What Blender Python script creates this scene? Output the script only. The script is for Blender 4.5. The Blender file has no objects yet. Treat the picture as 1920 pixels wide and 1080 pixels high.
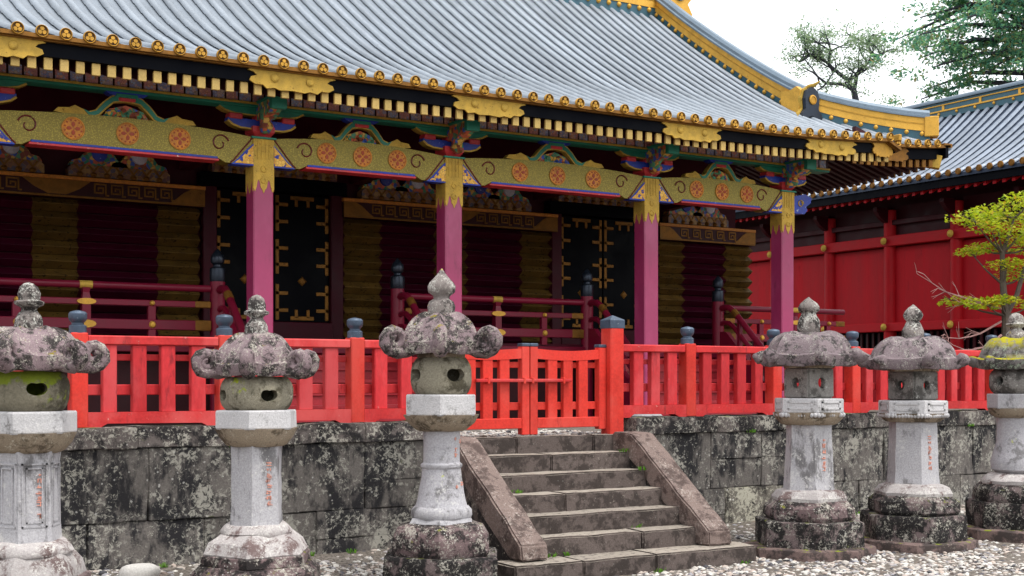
import bpy, bmesh, math, random
from mathutils import Vector, Matrix, noise as mnoise
R = math.radians
PI = math.pi
scene = bpy.context.scene
C = scene.collection
random.seed(7)

# ------------------------------------------------------------------ camera, sky, sun, exposure
YAW = 31.6
cam_d = bpy.data.cameras.new('camera')
cam_d.sensor_width = 36.0
cam_d.lens = 36.0 * 2450 / 1920
cam_d.shift_y = 170 / 1920
cam_d.clip_start = 0.1
cam_d.clip_end = 3000
cam = bpy.data.objects.new('camera', cam_d)
C.objects.link(cam)
cam.location = (0, 0, 1.6)
cam.rotation_euler = (R(90), 0, R(-YAW))
scene.camera = cam

SUN_EL, SUN_AZ = 64, 160          # azimuth: compass bearing of the sun, 0 = +Y, clockwise
world = bpy.data.worlds.new('World')
scene.world = world
world.use_nodes = True
wt = world.node_tree
wt.nodes.clear()
sky = wt.nodes.new('ShaderNodeTexSky')
sky.sky_type = 'NISHITA'
sky.sun_disc = False
sky.sun_elevation = R(SUN_EL)
sky.sun_rotation = R(SUN_AZ)
sky.dust_density = 4.0
hs = wt.nodes.new('ShaderNodeHueSaturation')
hs.inputs['Saturation'].default_value = 0.18
bg1 = wt.nodes.new('ShaderNodeBackground')
bg1.inputs['Strength'].default_value = 0.06
bg2 = wt.nodes.new('ShaderNodeBackground')                 # the even white cloud layer of an overcast day
bg2.inputs['Color'].default_value = (0.94, 0.97, 1.0, 1)
bg2.inputs['Strength'].default_value = 0.62
addw = wt.nodes.new('ShaderNodeAddShader')
wo = wt.nodes.new('ShaderNodeOutputWorld')
wt.links.new(sky.outputs[0], hs.inputs['Color'])
wt.links.new(hs.outputs[0], bg1.inputs['Color'])
wt.links.new(bg1.outputs[0], addw.inputs[0])
wt.links.new(bg2.outputs[0], addw.inputs[1])
wt.links.new(addw.outputs[0], wo.inputs['Surface'])

sun_d = bpy.data.lights.new('sun', 'SUN')
sun_d.energy = 1.1
sun_d.angle = R(14)
sun_d.color = (1.0, 0.96, 0.9)
sun = bpy.data.objects.new('sun', sun_d)
C.objects.link(sun)
sdir = Vector((math.sin(R(SUN_AZ)) * math.cos(R(SUN_EL)), math.cos(R(SUN_AZ)) * math.cos(R(SUN_EL)), math.sin(R(SUN_EL))))
sun.rotation_euler = sdir.to_track_quat('Z', 'Y').to_euler()
sun.location = (0, -5, 20)

vs = scene.view_settings
vs.view_transform = 'Standard'
vs.look = 'None'
vs.exposure = 1.0
vs.gamma = 1.0
vs.use_curve_mapping = False
scene.render.resolution_x = 1024
scene.render.resolution_y = 576

# ------------------------------------------------------------------ materials
def lin(r, g, b):
    f = lambda v: (v / 255 / 12.92) if v / 255 <= 0.04045 else ((v / 255 + 0.055) / 1.055) ** 2.4
    return (f(r), f(g), f(b))

class NT:
    """small node-tree writer"""
    def __init__(s, name):
        s.m = bpy.data.materials.new(name)
        s.m.use_nodes = True
        s.t = s.m.node_tree
        s.t.nodes.clear()
        s.out = s.t.nodes.new('ShaderNodeOutputMaterial')
        s.b = s.t.nodes.new('ShaderNodeBsdfPrincipled')
        s.t.links.new(s.b.outputs[0], s.out.inputs['Surface'])
        s.geo = s.t.nodes.new('ShaderNodeNewGeometry')
        s.pos = s.geo.outputs['Position']
    def n(s, kind, **kw):
        x = s.t.nodes.new(kind)
        for k, v in kw.items():
            setattr(x, k, v)
        return x
    def put(s, sock, v):
        if isinstance(v, bpy.types.NodeSocket):
            s.t.links.new(v, sock)
        elif isinstance(v, (tuple, list)) and len(v) == 3 and sock.type == 'RGBA':
            sock.default_value = (*v, 1)
        else:
            sock.default_value = v
    def noise(s, scale, detail=4, rough=.55, vec=None, stretch=None, dist=0):
        x = s.n('ShaderNodeTexNoise')
        v = vec or s.pos
        if stretch:
            mp = s.n('ShaderNodeMapping')
            s.t.links.new(v, mp.inputs['Vector'])
            mp.inputs['Scale'].default_value = stretch
            v = mp.outputs[0]
        s.t.links.new(v, x.inputs['Vector'])
        x.inputs['Scale'].default_value = scale
        x.inputs['Detail'].default_value = detail
        x.inputs['Roughness'].default_value = rough
        x.inputs['Distortion'].default_value = dist
        return x.outputs['Fac']
    def vor(s, scale, out='Distance', feature='F1', rnd=1):
        x = s.n('ShaderNodeTexVoronoi', feature=feature)
        s.t.links.new(s.pos, x.inputs['Vector'])
        x.inputs['Scale'].default_value = scale
        x.inputs['Randomness'].default_value = rnd
        return x.outputs[out]
    def step(s, v, a, b, lo=0, hi=1):
        x = s.n('ShaderNodeMapRange')
        x.interpolation_type = 'SMOOTHSTEP'
        s.t.links.new(v, x.inputs['Value'])
        x.inputs['From Min'].default_value = a
        x.inputs['From Max'].default_value = b
        x.inputs['To Min'].default_value = lo
        x.inputs['To Max'].default_value = hi
        return x.outputs['Result']
    def math(s, op, a, b=0.0):
        x = s.n('ShaderNodeMath', operation=op)
        s.put(x.inputs[0], a)
        s.put(x.inputs[1], b)
        return x.outputs[0]
    def mix(s, f, a, b, mode='MIX'):
        x = s.n('ShaderNodeMix', data_type='RGBA', blend_type=mode)
        s.put(x.inputs[0], f)
        s.put(x.inputs[6], a)
        s.put(x.inputs[7], b)
        return x.outputs[2]
    def objrand(s):
        return s.n('ShaderNodeObjectInfo').outputs['Random']
    def bump(s, h, strength=.3, dist=.02):
        x = s.n('ShaderNodeBump')
        s.t.links.new(h, x.inputs['Height'])
        x.inputs['Strength'].default_value = strength
        x.inputs['Distance'].default_value = dist
        s.t.links.new(x.outputs[0], s.b.inputs['Normal'])
    def fin(s, col, rough=.6, metal=0, spec=.5):
        s.put(s.b.inputs['Base Color'], col)
        s.put(s.b.inputs['Roughness'], rough)
        s.put(s.b.inputs['Metallic'], metal)
        s.put(s.b.inputs['Specular IOR Level'], spec)
        return s.m

MATS = {}
def mul(c, k):
    return tuple(min(1, v * k) for v in c)

def paint(name, col, rough=.5, metal=0, var=.18, vscale=3, wear=None, wear_amt=.0, wscale=14, bump=.08, stretch=None, spec=.5, rnd=.08, speck=.1, fade=None, grime=None):
    """painted or lacquered or metal surface: tone drifts, worn flecks, slight per-piece difference"""
    t = NT(name)
    n1 = t.noise(vscale, 5, .6, stretch=stretch)
    c = t.mix(t.step(n1, .3, .7), mul(col, 1 - var), mul(col, 1 + var))
    g = t.noise(vscale * 14, 3, .6, stretch=stretch)
    c = t.mix(speck, c, t.mix(t.step(g, .35, .65), (0, 0, 0), mul(col, 1.6)))
    if fade:                                               # sun-bleached fields with soft ragged edges
        fd = t.noise(2.1, 7, .68, stretch=(1, 1, .55))
        c = t.mix(t.step(fd, .44, .68, 0, .75), c, fade)
    if grime:                                              # thin run-down stains and scuffs
        gr = t.noise(9, 8, .72, stretch=(1, 1, .16))
        g2 = t.noise(4.5, 6, .7)
        c = t.mix(t.math('MULTIPLY', t.step(gr, .56, .68), t.step(g2, .42, .6, 0, .8)), c, grime)
    if wear_amt > 0:
        w = t.noise(wscale, 8, .7, stretch=stretch)
        c = t.mix(t.step(w, 1 - wear_amt - .05, 1 - wear_amt + .02), c, wear)
    if rnd:
        r = t.step(t.objrand(), 0, 1, 1 - rnd, 1 + rnd)
        x = t.n('ShaderNodeVectorMath', operation='SCALE')
        t.t.links.new(c, x.inputs[0]); t.t.links.new(r, x.inputs['Scale'])
        c = x.outputs[0]
    if bump:
        t.bump(g, bump, .01)
    rr = t.step(n1, .3, .7, max(.05, rough - .08), min(1, rough + .08))
    MATS[name] = t.fin(c, rr, metal, spec)
    return MATS[name]

def stone(name, base, dark, pale, dark_amt=.45, pale_amt=.35, white_amt=.1, moss=None, moss_amt=0, scale=1.0, streak=False, rnd=.15, top=None, top_amt=.0, grain=.25):
    """weathered stone: base tone, black algae patches, pale lichen flecks, white crust spots, moss"""
    t = NT(name)
    st = (1, 1, .45) if streak else None
    big = t.noise(1.7 * scale, 6, .62, stretch=st, dist=.4)
    mid = t.noise(7 * scale, 9, .72, stretch=st)
    fine = t.noise(34 * scale, 6, .7)
    c = t.mix(t.step(fine, .25, .75), mul(base, 1 - grain), mul(base, 1 + grain))
    dk = t.math('ADD', t.math('MULTIPLY', big, .62), t.math('MULTIPLY', mid, .38))
    lo = .5 + (.5 - dark_amt) * .36
    c = t.mix(t.step(dk, lo - .045, lo + .055), c, mul(dark, 1))
    # pale lichen: ragged flecks gathered in fields
    field = t.noise(2.3 * scale, 4, .6)
    l1 = t.noise(15 * scale, 10, .78, dist=.6)
    lm = t.math('ADD', t.math('MULTIPLY', l1, .68), t.math('MULTIPLY', field, .32))
    lo = .5 + (.5 - pale_amt) * .3
    c = t.mix(t.step(lm, lo - .015, lo + .035), c, t.mix(fine, mul(pale, .75), mul(pale, 1.15)))
    if white_amt > 0:
        v = t.vor(9 * scale)
        wob = t.math('ADD', v, t.math('MULTIPLY', t.noise(26 * scale, 5, .7), .3))
        vc = t.vor(9 * scale, 'Color')
        sel = t.step(vc, .42, .72)
        wm = t.math('MULTIPLY', t.step(wob, .3 + .12 * white_amt, .26), t.step(t.noise(1.3 * scale), .45, .56))
        c = t.mix(t.math('MULTIPLY', wm, min(1, white_amt * 4)), c, lin(222, 220, 214))
    nz = None
    if moss and moss_amt > 0:
        mm = t.noise(2.6 * scale, 8, .66)
        sx = t.n('ShaderNodeSeparateXYZ')
        t.t.links.new(t.geo.outputs['Normal'], sx.inputs[0])
        mm = t.math('ADD', mm, t.math('MULTIPLY', sx.outputs['Z'], .1))
        lo = .5 + (.5 - moss_amt) * .5
        c = t.mix(t.step(mm, lo, lo + .07), c, t.mix(fine, mul(moss, .6), mul(moss, 1.3)))
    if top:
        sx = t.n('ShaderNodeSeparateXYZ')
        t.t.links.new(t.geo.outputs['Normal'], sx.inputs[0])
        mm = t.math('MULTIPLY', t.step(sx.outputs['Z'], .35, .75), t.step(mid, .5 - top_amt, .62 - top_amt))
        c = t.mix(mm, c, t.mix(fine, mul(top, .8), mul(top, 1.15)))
    if rnd:
        r = t.step(t.objrand(), 0, 1, 1 - rnd, 1 + rnd)
        x = t.n('ShaderNodeVectorMath', operation='SCALE')
        t.t.links.new(c, x.inputs[0]); t.t.links.new(r, x.inputs['Scale'])
        c = x.outputs[0]
    h = t.math('ADD', t.math('MULTIPLY', mid, .6), t.math('MULTIPLY', fine, .4))
    t.bump(h, .55, .025)
    MATS[name] = t.fin(c, .92, 0, .2)
    return MATS[name]

def mosaic(name, cols, scale, rough=.5, metal=0, bump=.3):
    """small painted carving: cells of several pigments with gilt seams"""
    t = NT(name)
    v = t.vor(scale, 'Color')
    sx = t.n('ShaderNodeSeparateColor')
    t.t.links.new(v, sx.inputs[0])
    r = t.n('ShaderNodeValToRGB')
    r.color_ramp.interpolation = 'CONSTANT'
    el = r.color_ramp.elements
    while len(el) < len(cols):
        el.new(.5)
    for i, c in enumerate(cols):
        el[i].position = i / len(cols)
        el[i].color = (*c, 1)
    t.t.links.new(sx.outputs[0], r.inputs[0])
    e = t.vor(scale, 'Distance', 'DISTANCE_TO_EDGE')
    c = t.mix(t.step(e, .015, .05), lin(150, 112, 44), r.outputs[0])
    t.bump(e, bump, .02)
    MATS[name] = t.fin(c, rough, metal)
    return MATS[name]

# stone family
stone('wall_stone', lin(100, 95, 91), lin(38, 37, 39), lin(150, 147, 138), .53, .40, .09, lin(66, 76, 28), .13, 1.6, True, .18)
stone('wall_stone_pale', lin(110, 105, 97), lin(50, 47, 45), lin(180, 176, 160), .5, .5, .2, lin(110, 110, 36), .12, 1.7, True, .05)
stone('coping_stone', lin(92, 85, 82), lin(36, 34, 35), lin(156, 152, 142), .56, .4, .08, lin(84, 100, 30), .18, 1.9, False, .12)
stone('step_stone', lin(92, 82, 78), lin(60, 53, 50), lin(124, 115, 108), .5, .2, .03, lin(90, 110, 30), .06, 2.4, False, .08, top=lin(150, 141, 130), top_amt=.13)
stone('balustrade_stone', lin(116, 101, 95), lin(78, 66, 62), lin(158, 146, 138), .45, .3, .03, None, 0, 2.8, False, .05, grain=.35)
stone('cheek_stone', lin(84, 75, 71), lin(40, 36, 36), lin(136, 128, 118), .6, .3, .05, lin(70, 84, 28), .2, 2.0, False, .15)
stone('pale_granite', lin(166, 164, 167), lin(108, 106, 107), lin(190, 188, 186), .36, .32, .0, None, 0, 2.2, True, .06, grain=.22)
stone('white_granite', lin(186, 184, 185), lin(126, 124, 123), lin(204, 202, 201), .3, .3, .0, None, 0, 3.0, False, .05, grain=.2)
stone('shaft_granite', lin(164, 162, 166), lin(112, 110, 111), lin(188, 186, 184), .33, .3, .0, lin(186, 192, 70), .2, 2.0, False, .05, grain=.22)
stone('roof_stone', lin(126, 109, 112), lin(50, 46, 45), lin(170, 164, 153), .47, .36, .05, lin(122, 110, 40), .14, 4.6, False, .08, grain=.35)
stone('roof_stone_dark', lin(116, 103, 106), lin(56, 52, 52), lin(160, 155, 148), .43, .35, .05, lin(118, 110, 42), .08, 4.6, False, .08, grain=.35)
stone('finial_stone', lin(124, 116, 112), lin(52, 48, 47), lin(186, 184, 176), .48, .4, .08, lin(180, 160, 40), .14, 3.2, False, .1)
stone('moss_roof_stone', lin(112, 106, 104), lin(60, 58, 56), lin(140, 150, 132), .45, .36, .05, None, 0, 2.6, False, .1, top=lin(150, 142, 24), top_amt=.12)
stone('box_stone', lin(134, 128, 112), lin(78, 73, 60), lin(170, 166, 150), .45, .25, .0, lin(150, 160, 44), .22, 2.2, False, .06)
stone('box_stone_mossy', lin(120, 114, 98), lin(70, 65, 53), lin(150, 146, 130), .45, .2, .0, lin(116, 128, 38), .48, 1.3, False, .06)
stone('box_stone_grey', lin(128, 124, 120), lin(78, 75, 72), lin(170, 168, 162), .45, .28, .0, None, 0, 2.4, False, .06)
stone('lotus_stone', lin(148, 134, 116), lin(92, 81, 68), lin(184, 176, 160), .42, .3, .0, None, 0, 3.2, False, .06)
stone('base_stone', lin(164, 158, 156), lin(104, 88, 86), lin(194, 190, 185), .42, .38, .05, None, 0, 2.8, False, .08, grain=.22)
stone('plinth_stone', lin(108, 91, 91), lin(40, 36, 36), lin(166, 160, 150), .54, .38, .14, lin(110, 110, 36), .14, 3.0, False, .1)
stone('plinth_stone_dark', lin(104, 91, 90), lin(33, 31, 31), lin(156, 152, 142), .6, .36, .14, lin(90, 96, 30), .16, 2.8, False, .1)
stone('slab_stone', lin(112, 94, 90), lin(66, 58, 56), lin(142, 132, 122), .5, .2, .0, lin(120, 130, 30), .2, 3.0, False, .05)
stone('rock_stone', lin(200, 196, 190), lin(150, 144, 138), lin(216, 212, 208), .2, .3, .0, None, 0, 2.5, False, .0, grain=.14)

# paints
VERM = lin(214, 66, 48)
paint('vermilion', lin(196, 52, 42), .55, wear=lin(120, 66, 58), wear_amt=.29, wscale=24, var=.1, rnd=.06, spec=.2, fade=lin(200, 76, 66), grime=lin(116, 34, 34))
paint('vermilion_faded', lin(182, 46, 50), .58, wear=lin(172, 110, 106), wear_amt=.29, wscale=18, var=.14, stretch=(1, 1, .3), rnd=.12, spec=.2, fade=lin(198, 80, 82), grime=lin(100, 30, 38))
paint('stair_red', lin(150, 30, 40), .45, var=.12, rnd=.06)
paint('vermilion_rail', lin(186, 47, 48), .58, wear=lin(196, 150, 140), wear_amt=.32, wscale=18, var=.14, rnd=.06, spec=.2, fade=lin(202, 86, 84), grime=lin(108, 40, 40))
paint('rose_lacquer', lin(148, 46, 88), .35, var=.08, vscale=.9, bump=.0, rnd=.04, speck=.03, fade=lin(164, 66, 106), grime=lin(112, 34, 66))
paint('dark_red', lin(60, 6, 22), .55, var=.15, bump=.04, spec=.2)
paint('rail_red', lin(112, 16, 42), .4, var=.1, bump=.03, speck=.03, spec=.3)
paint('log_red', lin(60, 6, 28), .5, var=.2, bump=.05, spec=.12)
paint('gallery_red', lin(160, 20, 30), .55, var=.12, vscale=1.0, stretch=(3, 3, .4), bump=.02, rnd=.015, speck=.04, spec=.12, grime=lin(112, 10, 22))
paint('gallery_post', lin(160, 20, 29), .55, var=.1, bump=.04, rnd=.04, speck=.03, spec=.15)
paint('gallery_dark', lin(54, 5, 16), .55, var=.12, bump=.03, spec=.2)
paint('black_lacquer', lin(3, 4, 9), .45, var=.2, bump=.0, spec=.05)
paint('navy_board', lin(5, 7, 15), .55, var=.15, bump=.0, spec=.06)
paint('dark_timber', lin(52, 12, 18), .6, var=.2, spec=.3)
GOLD = lin(236, 188, 84)
paint('gilt', lin(180, 136, 54), .45, .5, var=.22, vscale=9, wear=lin(90, 62, 24), wear_amt=.34, wscale=30, bump=.25, rnd=.08, spec=.3)
paint('gilt_ground', lin(84, 58, 24), .55, .4, var=.2, vscale=12, bump=.2)
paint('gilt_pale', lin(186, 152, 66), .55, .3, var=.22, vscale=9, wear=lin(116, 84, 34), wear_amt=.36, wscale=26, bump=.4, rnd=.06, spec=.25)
paint('gilt_cap', lin(196, 166, 98), .55, .2, var=.12, vscale=9, bump=.2, rnd=.1, spec=.3)
paint('gilt_bright', lin(208, 160, 66), .5, .3, var=.16, vscale=5, wear=lin(160, 112, 44), wear_amt=.34, bump=.2, rnd=.05, spec=.3)
paint('gilt_dull', lin(128, 88, 34), .5, .45, var=.24, vscale=9, wear=lin(64, 42, 18), wear_amt=.34, bump=.3, rnd=.08, spec=.3)
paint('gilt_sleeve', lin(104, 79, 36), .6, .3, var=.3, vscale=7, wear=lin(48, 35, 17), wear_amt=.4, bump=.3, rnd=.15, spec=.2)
paint('orange_gilt', lin(190, 122, 42), .55, .1, var=.25, vscale=20, bump=.3)
paint('vermilion_ink', lin(156, 62, 30), .6, var=.1)
paint('red_ink', lin(198, 136, 118), .7, var=.25, vscale=30, bump=0, rnd=0)
paint('pigment_red', lin(190, 50, 54), .5, var=.2, wear=lin(220, 190, 170), wear_amt=.32)
paint('pigment_blue', lin(28, 56, 160), .5, var=.25, wear=lin(170, 180, 210), wear_amt=.33)
paint('pigment_green', lin(26, 122, 98), .5, var=.2)
paint('pigment_white', lin(190, 190, 200), .6, var=.15)
paint('scroll_red', lin(96, 20, 20), .5, var=.1)
paint('cap_metal', lin(66, 79, 96), .45, .4, var=.2, vscale=10, wear=lin(150, 160, 170), wear_amt=.33, wscale=30, bump=.1, rnd=.1)
paint('dark_bronze', lin(36, 44, 56), .35, .5, var=.2)
# brocade painted on the rainbow beams: gold ground with a fine lozenge weave
t = NT('brocade')
wv = t.n('ShaderNodeTexWave', wave_type='BANDS', bands_direction='DIAGONAL')
t.t.links.new(t.pos, wv.inputs['Vector']); wv.inputs['Scale'].default_value = 40; wv.inputs['Distortion'].default_value = 1.5
mg = t.n('ShaderNodeTexVoronoi'); t.t.links.new(t.pos, mg.inputs['Vector']); mg.inputs['Scale'].default_value = 60
c = t.mix(t.step(mg.outputs['Distance'], .25, .5), lin(164, 146, 56), lin(126, 110, 38))
c = t.mix(t.math('MULTIPLY', wv.outputs['Fac'], .35), c, lin(96, 94, 34))
t.bump(mg.outputs['Distance'], .2, .01)
MATS['brocade'] = t.fin(c, .45, .35)
mosaic('carving', [lin(40, 130, 108), lin(50, 90, 180), lin(200, 96, 70), lin(210, 170, 80), lin(130, 66, 52), lin(80, 150, 116)], 18)
mosaic('painted_blue', [lin(164, 172, 210), lin(140, 150, 196), lin(196, 176, 184), lin(166, 184, 216), lin(210, 194, 180)], 34, bump=.1)
mosaic('painted_red', [lin(216, 150, 146), lin(196, 138, 144), lin(170, 168, 196), lin(222, 174, 152), lin(200, 146, 144)], 34, bump=.1)
mosaic('painted_wave', [lin(126, 88, 62), lin(98, 66, 66), lin(150, 118, 70), lin(84, 80, 98)], 16, bump=.3)
mosaic('filigree', [lin(232, 176, 60), lin(30, 50, 150), lin(240, 190, 80), lin(220, 160, 50)], 26, bump=.3)

# copper roof tile: pale blue-grey patina; darker pan tiles
def tile_mat(name, col, dark, rough):
    t = NT(name)
    n1 = t.noise(1.1, 5, .6)
    n2 = t.noise(24, 5, .65)
    c = t.mix(t.step(n1, .3, .7), mul(col, .86), mul(col, 1.08))
    c = t.mix(t.step(n2, .56, .7), c, mul(col, .68))
    w = t.noise(5, 8, .75)
    c = t.mix(t.step(w, .62, .69), c, dark)
    sk = t.noise(7, 6, .7, stretch=(1, .12, .2))           # water runs down the slope
    c = t.mix(t.step(sk, .5, .72, 0, .55), c, mul(col, .6))
    r = t.step(t.objrand(), 0, 1, .9, 1.08)
    x = t.n('ShaderNodeVectorMath', operation='SCALE')
    t.t.links.new(c, x.inputs[0]); t.t.links.new(r, x.inputs['Scale'])
    t.bump(n2, .1, .01)
    MATS[name] = t.fin(x.outputs[0], t.step(n2, .3, .7, rough - .08, rough + .1), .2, .5)
tile_mat('copper_tile', lin(132, 140, 149), lin(88, 98, 110), .52)
tile_mat('copper_pan', lin(128, 137, 147), lin(60, 72, 86), .45)
tile_mat('gallery_tile', lin(138, 148, 162), lin(84, 98, 116), .42)  # the gallery ribs' own tile colour, slightly paler and bluer
tile_mat('gallery_pan', lin(34, 48, 70), lin(24, 34, 50), .5)
tile_mat('ridge_tile', lin(104, 120, 134), lin(60, 74, 86), .4)
paint('ridge_teal', lin(40, 82, 96), .5, var=.2)

# ground
t = NT('earth')
n1 = t.noise(1.6, 6, .6); n2 = t.noise(30, 6, .7)
c = t.mix(t.step(n1, .35, .65), lin(112, 104, 96), lin(128, 120, 112))
c = t.mix(t.step(n2, .45, .6), c, lin(80, 74, 68))
t.bump(n2, .6, .03)
MATS['earth'] = t.fin(c, .95, 0, .2)
t = NT('pebble')
rp = t.geo.outputs['Random Per Island']
rr = t.n('ShaderNodeValToRGB')
cols = [(0, lin(192, 188, 182)), (.28, lin(210, 206, 198)), (.45, lin(174, 165, 157)), (.6, lin(190, 173, 161)), (.72, lin(152, 152, 158)), (.83, lin(126, 110, 98)), (.91, lin(82, 80, 84))]
el = rr.color_ramp.elements
while len(el) < len(cols): el.new(.5)
for i, (p, cc) in enumerate(cols):
    el[i].position = p; el[i].color = (*cc, 1)
t.t.links.new(rp, rr.inputs[0])
fn = t.noise(40, 4, .6)
c = t.mix(t.step(fn, .3, .7), t.mix(.3, rr.outputs[0], (0, 0, 0)), rr.outputs[0])
t.bump(fn, .2, .01)
MATS['pebble'] = t.fin(c, .8, 0, .3)

def leaf_mat(name, cols, trans=.35):
    t = NT(name)
    rp = t.geo.outputs['Random Per Island']
    rr = t.n('ShaderNodeValToRGB')
    el = rr.color_ramp.elements
    while len(el) < len(cols): el.new(.5)
    for i, cc in enumerate(cols):
        el[i].position = i / (len(cols) - 1); el[i].color = (*cc, 1)
    t.t.links.new(rp, rr.inputs[0])
    t.fin(rr.outputs[0], .6, 0, .3)
    tr = t.n('ShaderNodeBsdfTranslucent')
    t.t.links.new(rr.outputs[0], tr.inputs['Color'])
    mx = t.n('ShaderNodeMixShader'); mx.inputs[0].default_value = trans
    t.t.links.new(t.b.outputs[0], mx.inputs[1]); t.t.links.new(tr.outputs[0], mx.inputs[2])
    t.t.links.new(mx.outputs[0], t.out.inputs['Surface'])
    MATS[name] = t.m
leaf_mat('maple_leaf', [lin(116, 148, 28), lin(164, 180, 34), lin(190, 194, 46), lin(140, 164, 32), lin(190, 152, 46)], .5)
leaf_mat('cedar_leaf', [lin(76, 132, 116), lin(100, 158, 128), lin(138, 184, 118), lin(84, 138, 118), lin(170, 160, 104)], .55)
leaf_mat('thin_leaf', [lin(110, 140, 110), lin(140, 164, 126), lin(160, 178, 140)], .5)
leaf_mat('weed_leaf', [lin(70, 120, 30), lin(110, 160, 40)])
paint('bark', lin(84, 74, 66), .9, var=.3, vscale=8, bump=.5, rnd=0)
paint('twig', lin(170, 130, 126), .9, var=.2, vscale=8, bump=.3, rnd=0)
paint('dark_bark', lin(54, 56, 64), .9, var=.3, vscale=3, bump=.5, rnd=0)

# ------------------------------------------------------------------ mesh helpers
class MB:
    """collects faces; every method adds one closed piece"""
    def __init__(s):
        s.v = []; s.f = []
    def add(s, vs_, fs):
        o = len(s.v)
        s.v.extend(vs_)
        s.f.extend([tuple(i + o for i in f) for f in fs])
        return s
    def box(s, x0, x1, y0, y1, z0, z1, b=0.0):
        if b <= 0:
            vs_ = [(x, y, z) for x in (x0, x1) for y in (y0, y1) for z in (z0, z1)]
            return s.add(vs_, [(0, 1, 3, 2), (4, 6, 7, 5), (0, 4, 5, 1), (2, 3, 7, 6), (0, 2, 6, 4), (1, 5, 7, 3)])
        b = min(b, (x1 - x0) * .45, (y1 - y0) * .45, (z1 - z0) * .45)
        xs, ys, zs = (x0, x1), (y0, y1), (z0, z1)
        sg = (1, -1)
        vs_ = []; idx = {}
        for i in (0, 1):
            for j in (0, 1):
                for k in (0, 1):
                    for a in range(3):
                        p = [xs[i] + b * sg[i], ys[j] + b * sg[j], zs[k] + b * sg[k]]
                        p[a] = (xs[i], ys[j], zs[k])[a]
                        idx[(i, j, k, a)] = len(vs_); vs_.append(tuple(p))
        fs = []
        for i in (0, 1):
            q = [idx[(i, 0, 0, 0)], idx[(i, 1, 0, 0)], idx[(i, 1, 1, 0)], idx[(i, 0, 1, 0)]]
            fs.append(tuple(q if i else q[::-1]))
            q = [idx[(0, i, 0, 1)], idx[(0, i, 1, 1)], idx[(1, i, 1, 1)], idx[(1, i, 0, 1)]]
            fs.append(tuple(q if i else q[::-1]))
            q = [idx[(0, 0, i, 2)], idx[(1, 0, i, 2)], idx[(1, 1, i, 2)], idx[(0, 1, i, 2)]]
            fs.append(tuple(q if i else q[::-1]))
        for i in (0, 1):
            for j in (0, 1):
                fs.append((idx[(i, j, 0, 0)], idx[(i, j, 1, 0)], idx[(i, j, 1, 1)], idx[(i, j, 0, 1)]))
                fs.append((idx[(i, 0, j, 0)], idx[(i, 1, j, 0)], idx[(i, 1, j, 2)], idx[(i, 0, j, 2)]))
                fs.append((idx[(0, i, j, 1)], idx[(1, i, j, 1)], idx[(1, i, j, 2)], idx[(0, i, j, 2)]))
                for k in (0, 1):
                    fs.append((idx[(i, j, k, 0)], idx[(i, j, k, 1)], idx[(i, j, k, 2)]))
        return s.add(vs_, fs)
    def lathe(s, prof, n=24, phase=0.0, c=(0, 0), sq=None):
        """rings of n points round a vertical axis; prof = [(r, z)] from bottom to top"""
        vs_ = []
        for r, z in prof:
            for i in range(n):
                a = phase + 2 * PI * i / n
                vs_.append((c[0] + r * math.cos(a), c[1] + r * math.sin(a), z))
        fs = []
        m = len(prof)
        for k in range(m - 1):
            for i in range(n):
                j = (i + 1) % n
                fs.append((k * n + i, k * n + j, (k + 1) * n + j, (k + 1) * n + i))
        fs.append(tuple(range(n))[::-1]); fs.append(tuple((m - 1) * n + i for i in range(n)))
        return s.add(vs_, fs)
    def prism(s, poly, a0, a1, axis='y'):
        """outline poly (u, v) pushed from a0 to a1 along an axis: y -> (u, a, v), x -> (a, u, v), z -> (u, v, a)"""
        f = {'y': lambda u, v, a: (u, a, v), 'x': lambda u, v, a: (a, u, v), 'z': lambda u, v, a: (u, v, a)}[axis]
        n = len(poly)
        vs_ = [f(u, v, a0) for u, v in poly] + [f(u, v, a1) for u, v in poly]
        fs = [tuple(range(n)), tuple(range(n, 2 * n))[::-1]]
        for i in range(n):
            j = (i + 1) % n
            fs.append((i, i + n, j + n, j))
        return s.add(vs_, fs)
    def tube(s, pts, rad, n=6, up=None, flat=1.0):
        pts = [Vector(p) for p in pts]
        m = len(pts)
        rad = rad if isinstance(rad, (list, tuple)) else [rad] * m
        vs_ = []
        ref = Vector(up) if up else None
        for k, p in enumerate(pts):
            d = (pts[min(k + 1, m - 1)] - pts[max(k - 1, 0)])
            if d.length < 1e-9: d = Vector((0, 0, 1))
            d.normalize()
            r_ = ref if ref else (Vector((0, 0, 1)) if abs(d.z) < .9 else Vector((1, 0, 0)))
            u = d.cross(r_); u.normalize()
            w = u.cross(d)
            if not ref:
                ref = w.copy()
            for i in range(n):
                a = 2 * PI * i / n
                vs_.append(tuple(p + u * (math.cos(a) * rad[k] * flat) + w * (math.sin(a) * rad[k])))
        fs = []
        for k in range(m - 1):
            for i in range(n):
                j = (i + 1) % n
                fs.append((k * n + i, k * n + j, (k + 1) * n + j, (k + 1) * n + i))
        fs.append(tuple(range(n))[::-1]); fs.append(tuple((m - 1) * n + i for i in range(n)))
        return s.add(vs_, fs)
    def sweep(s, pts, sec, side):
        """section (u, v) swept along pts: u along the fixed horizontal side vector, v along world z"""
        sd = Vector(side)
        vs_ = []; n = len(sec)
        for p in pts:
            for u, v in sec:
                vs_.append(tuple(Vector(p) + sd * u + Vector((0, 0, v))))
        fs = []
        for k in range(len(pts) - 1):
            for i in range(n):
                j = (i + 1) % n
                fs.append((k * n + i, k * n + j, (k + 1) * n + j, (k + 1) * n + i))
        fs.append(tuple(range(n))[::-1]); fs.append(tuple((len(pts) - 1) * n + i for i in range(n)))
        return s.add(vs_, fs)
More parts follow.
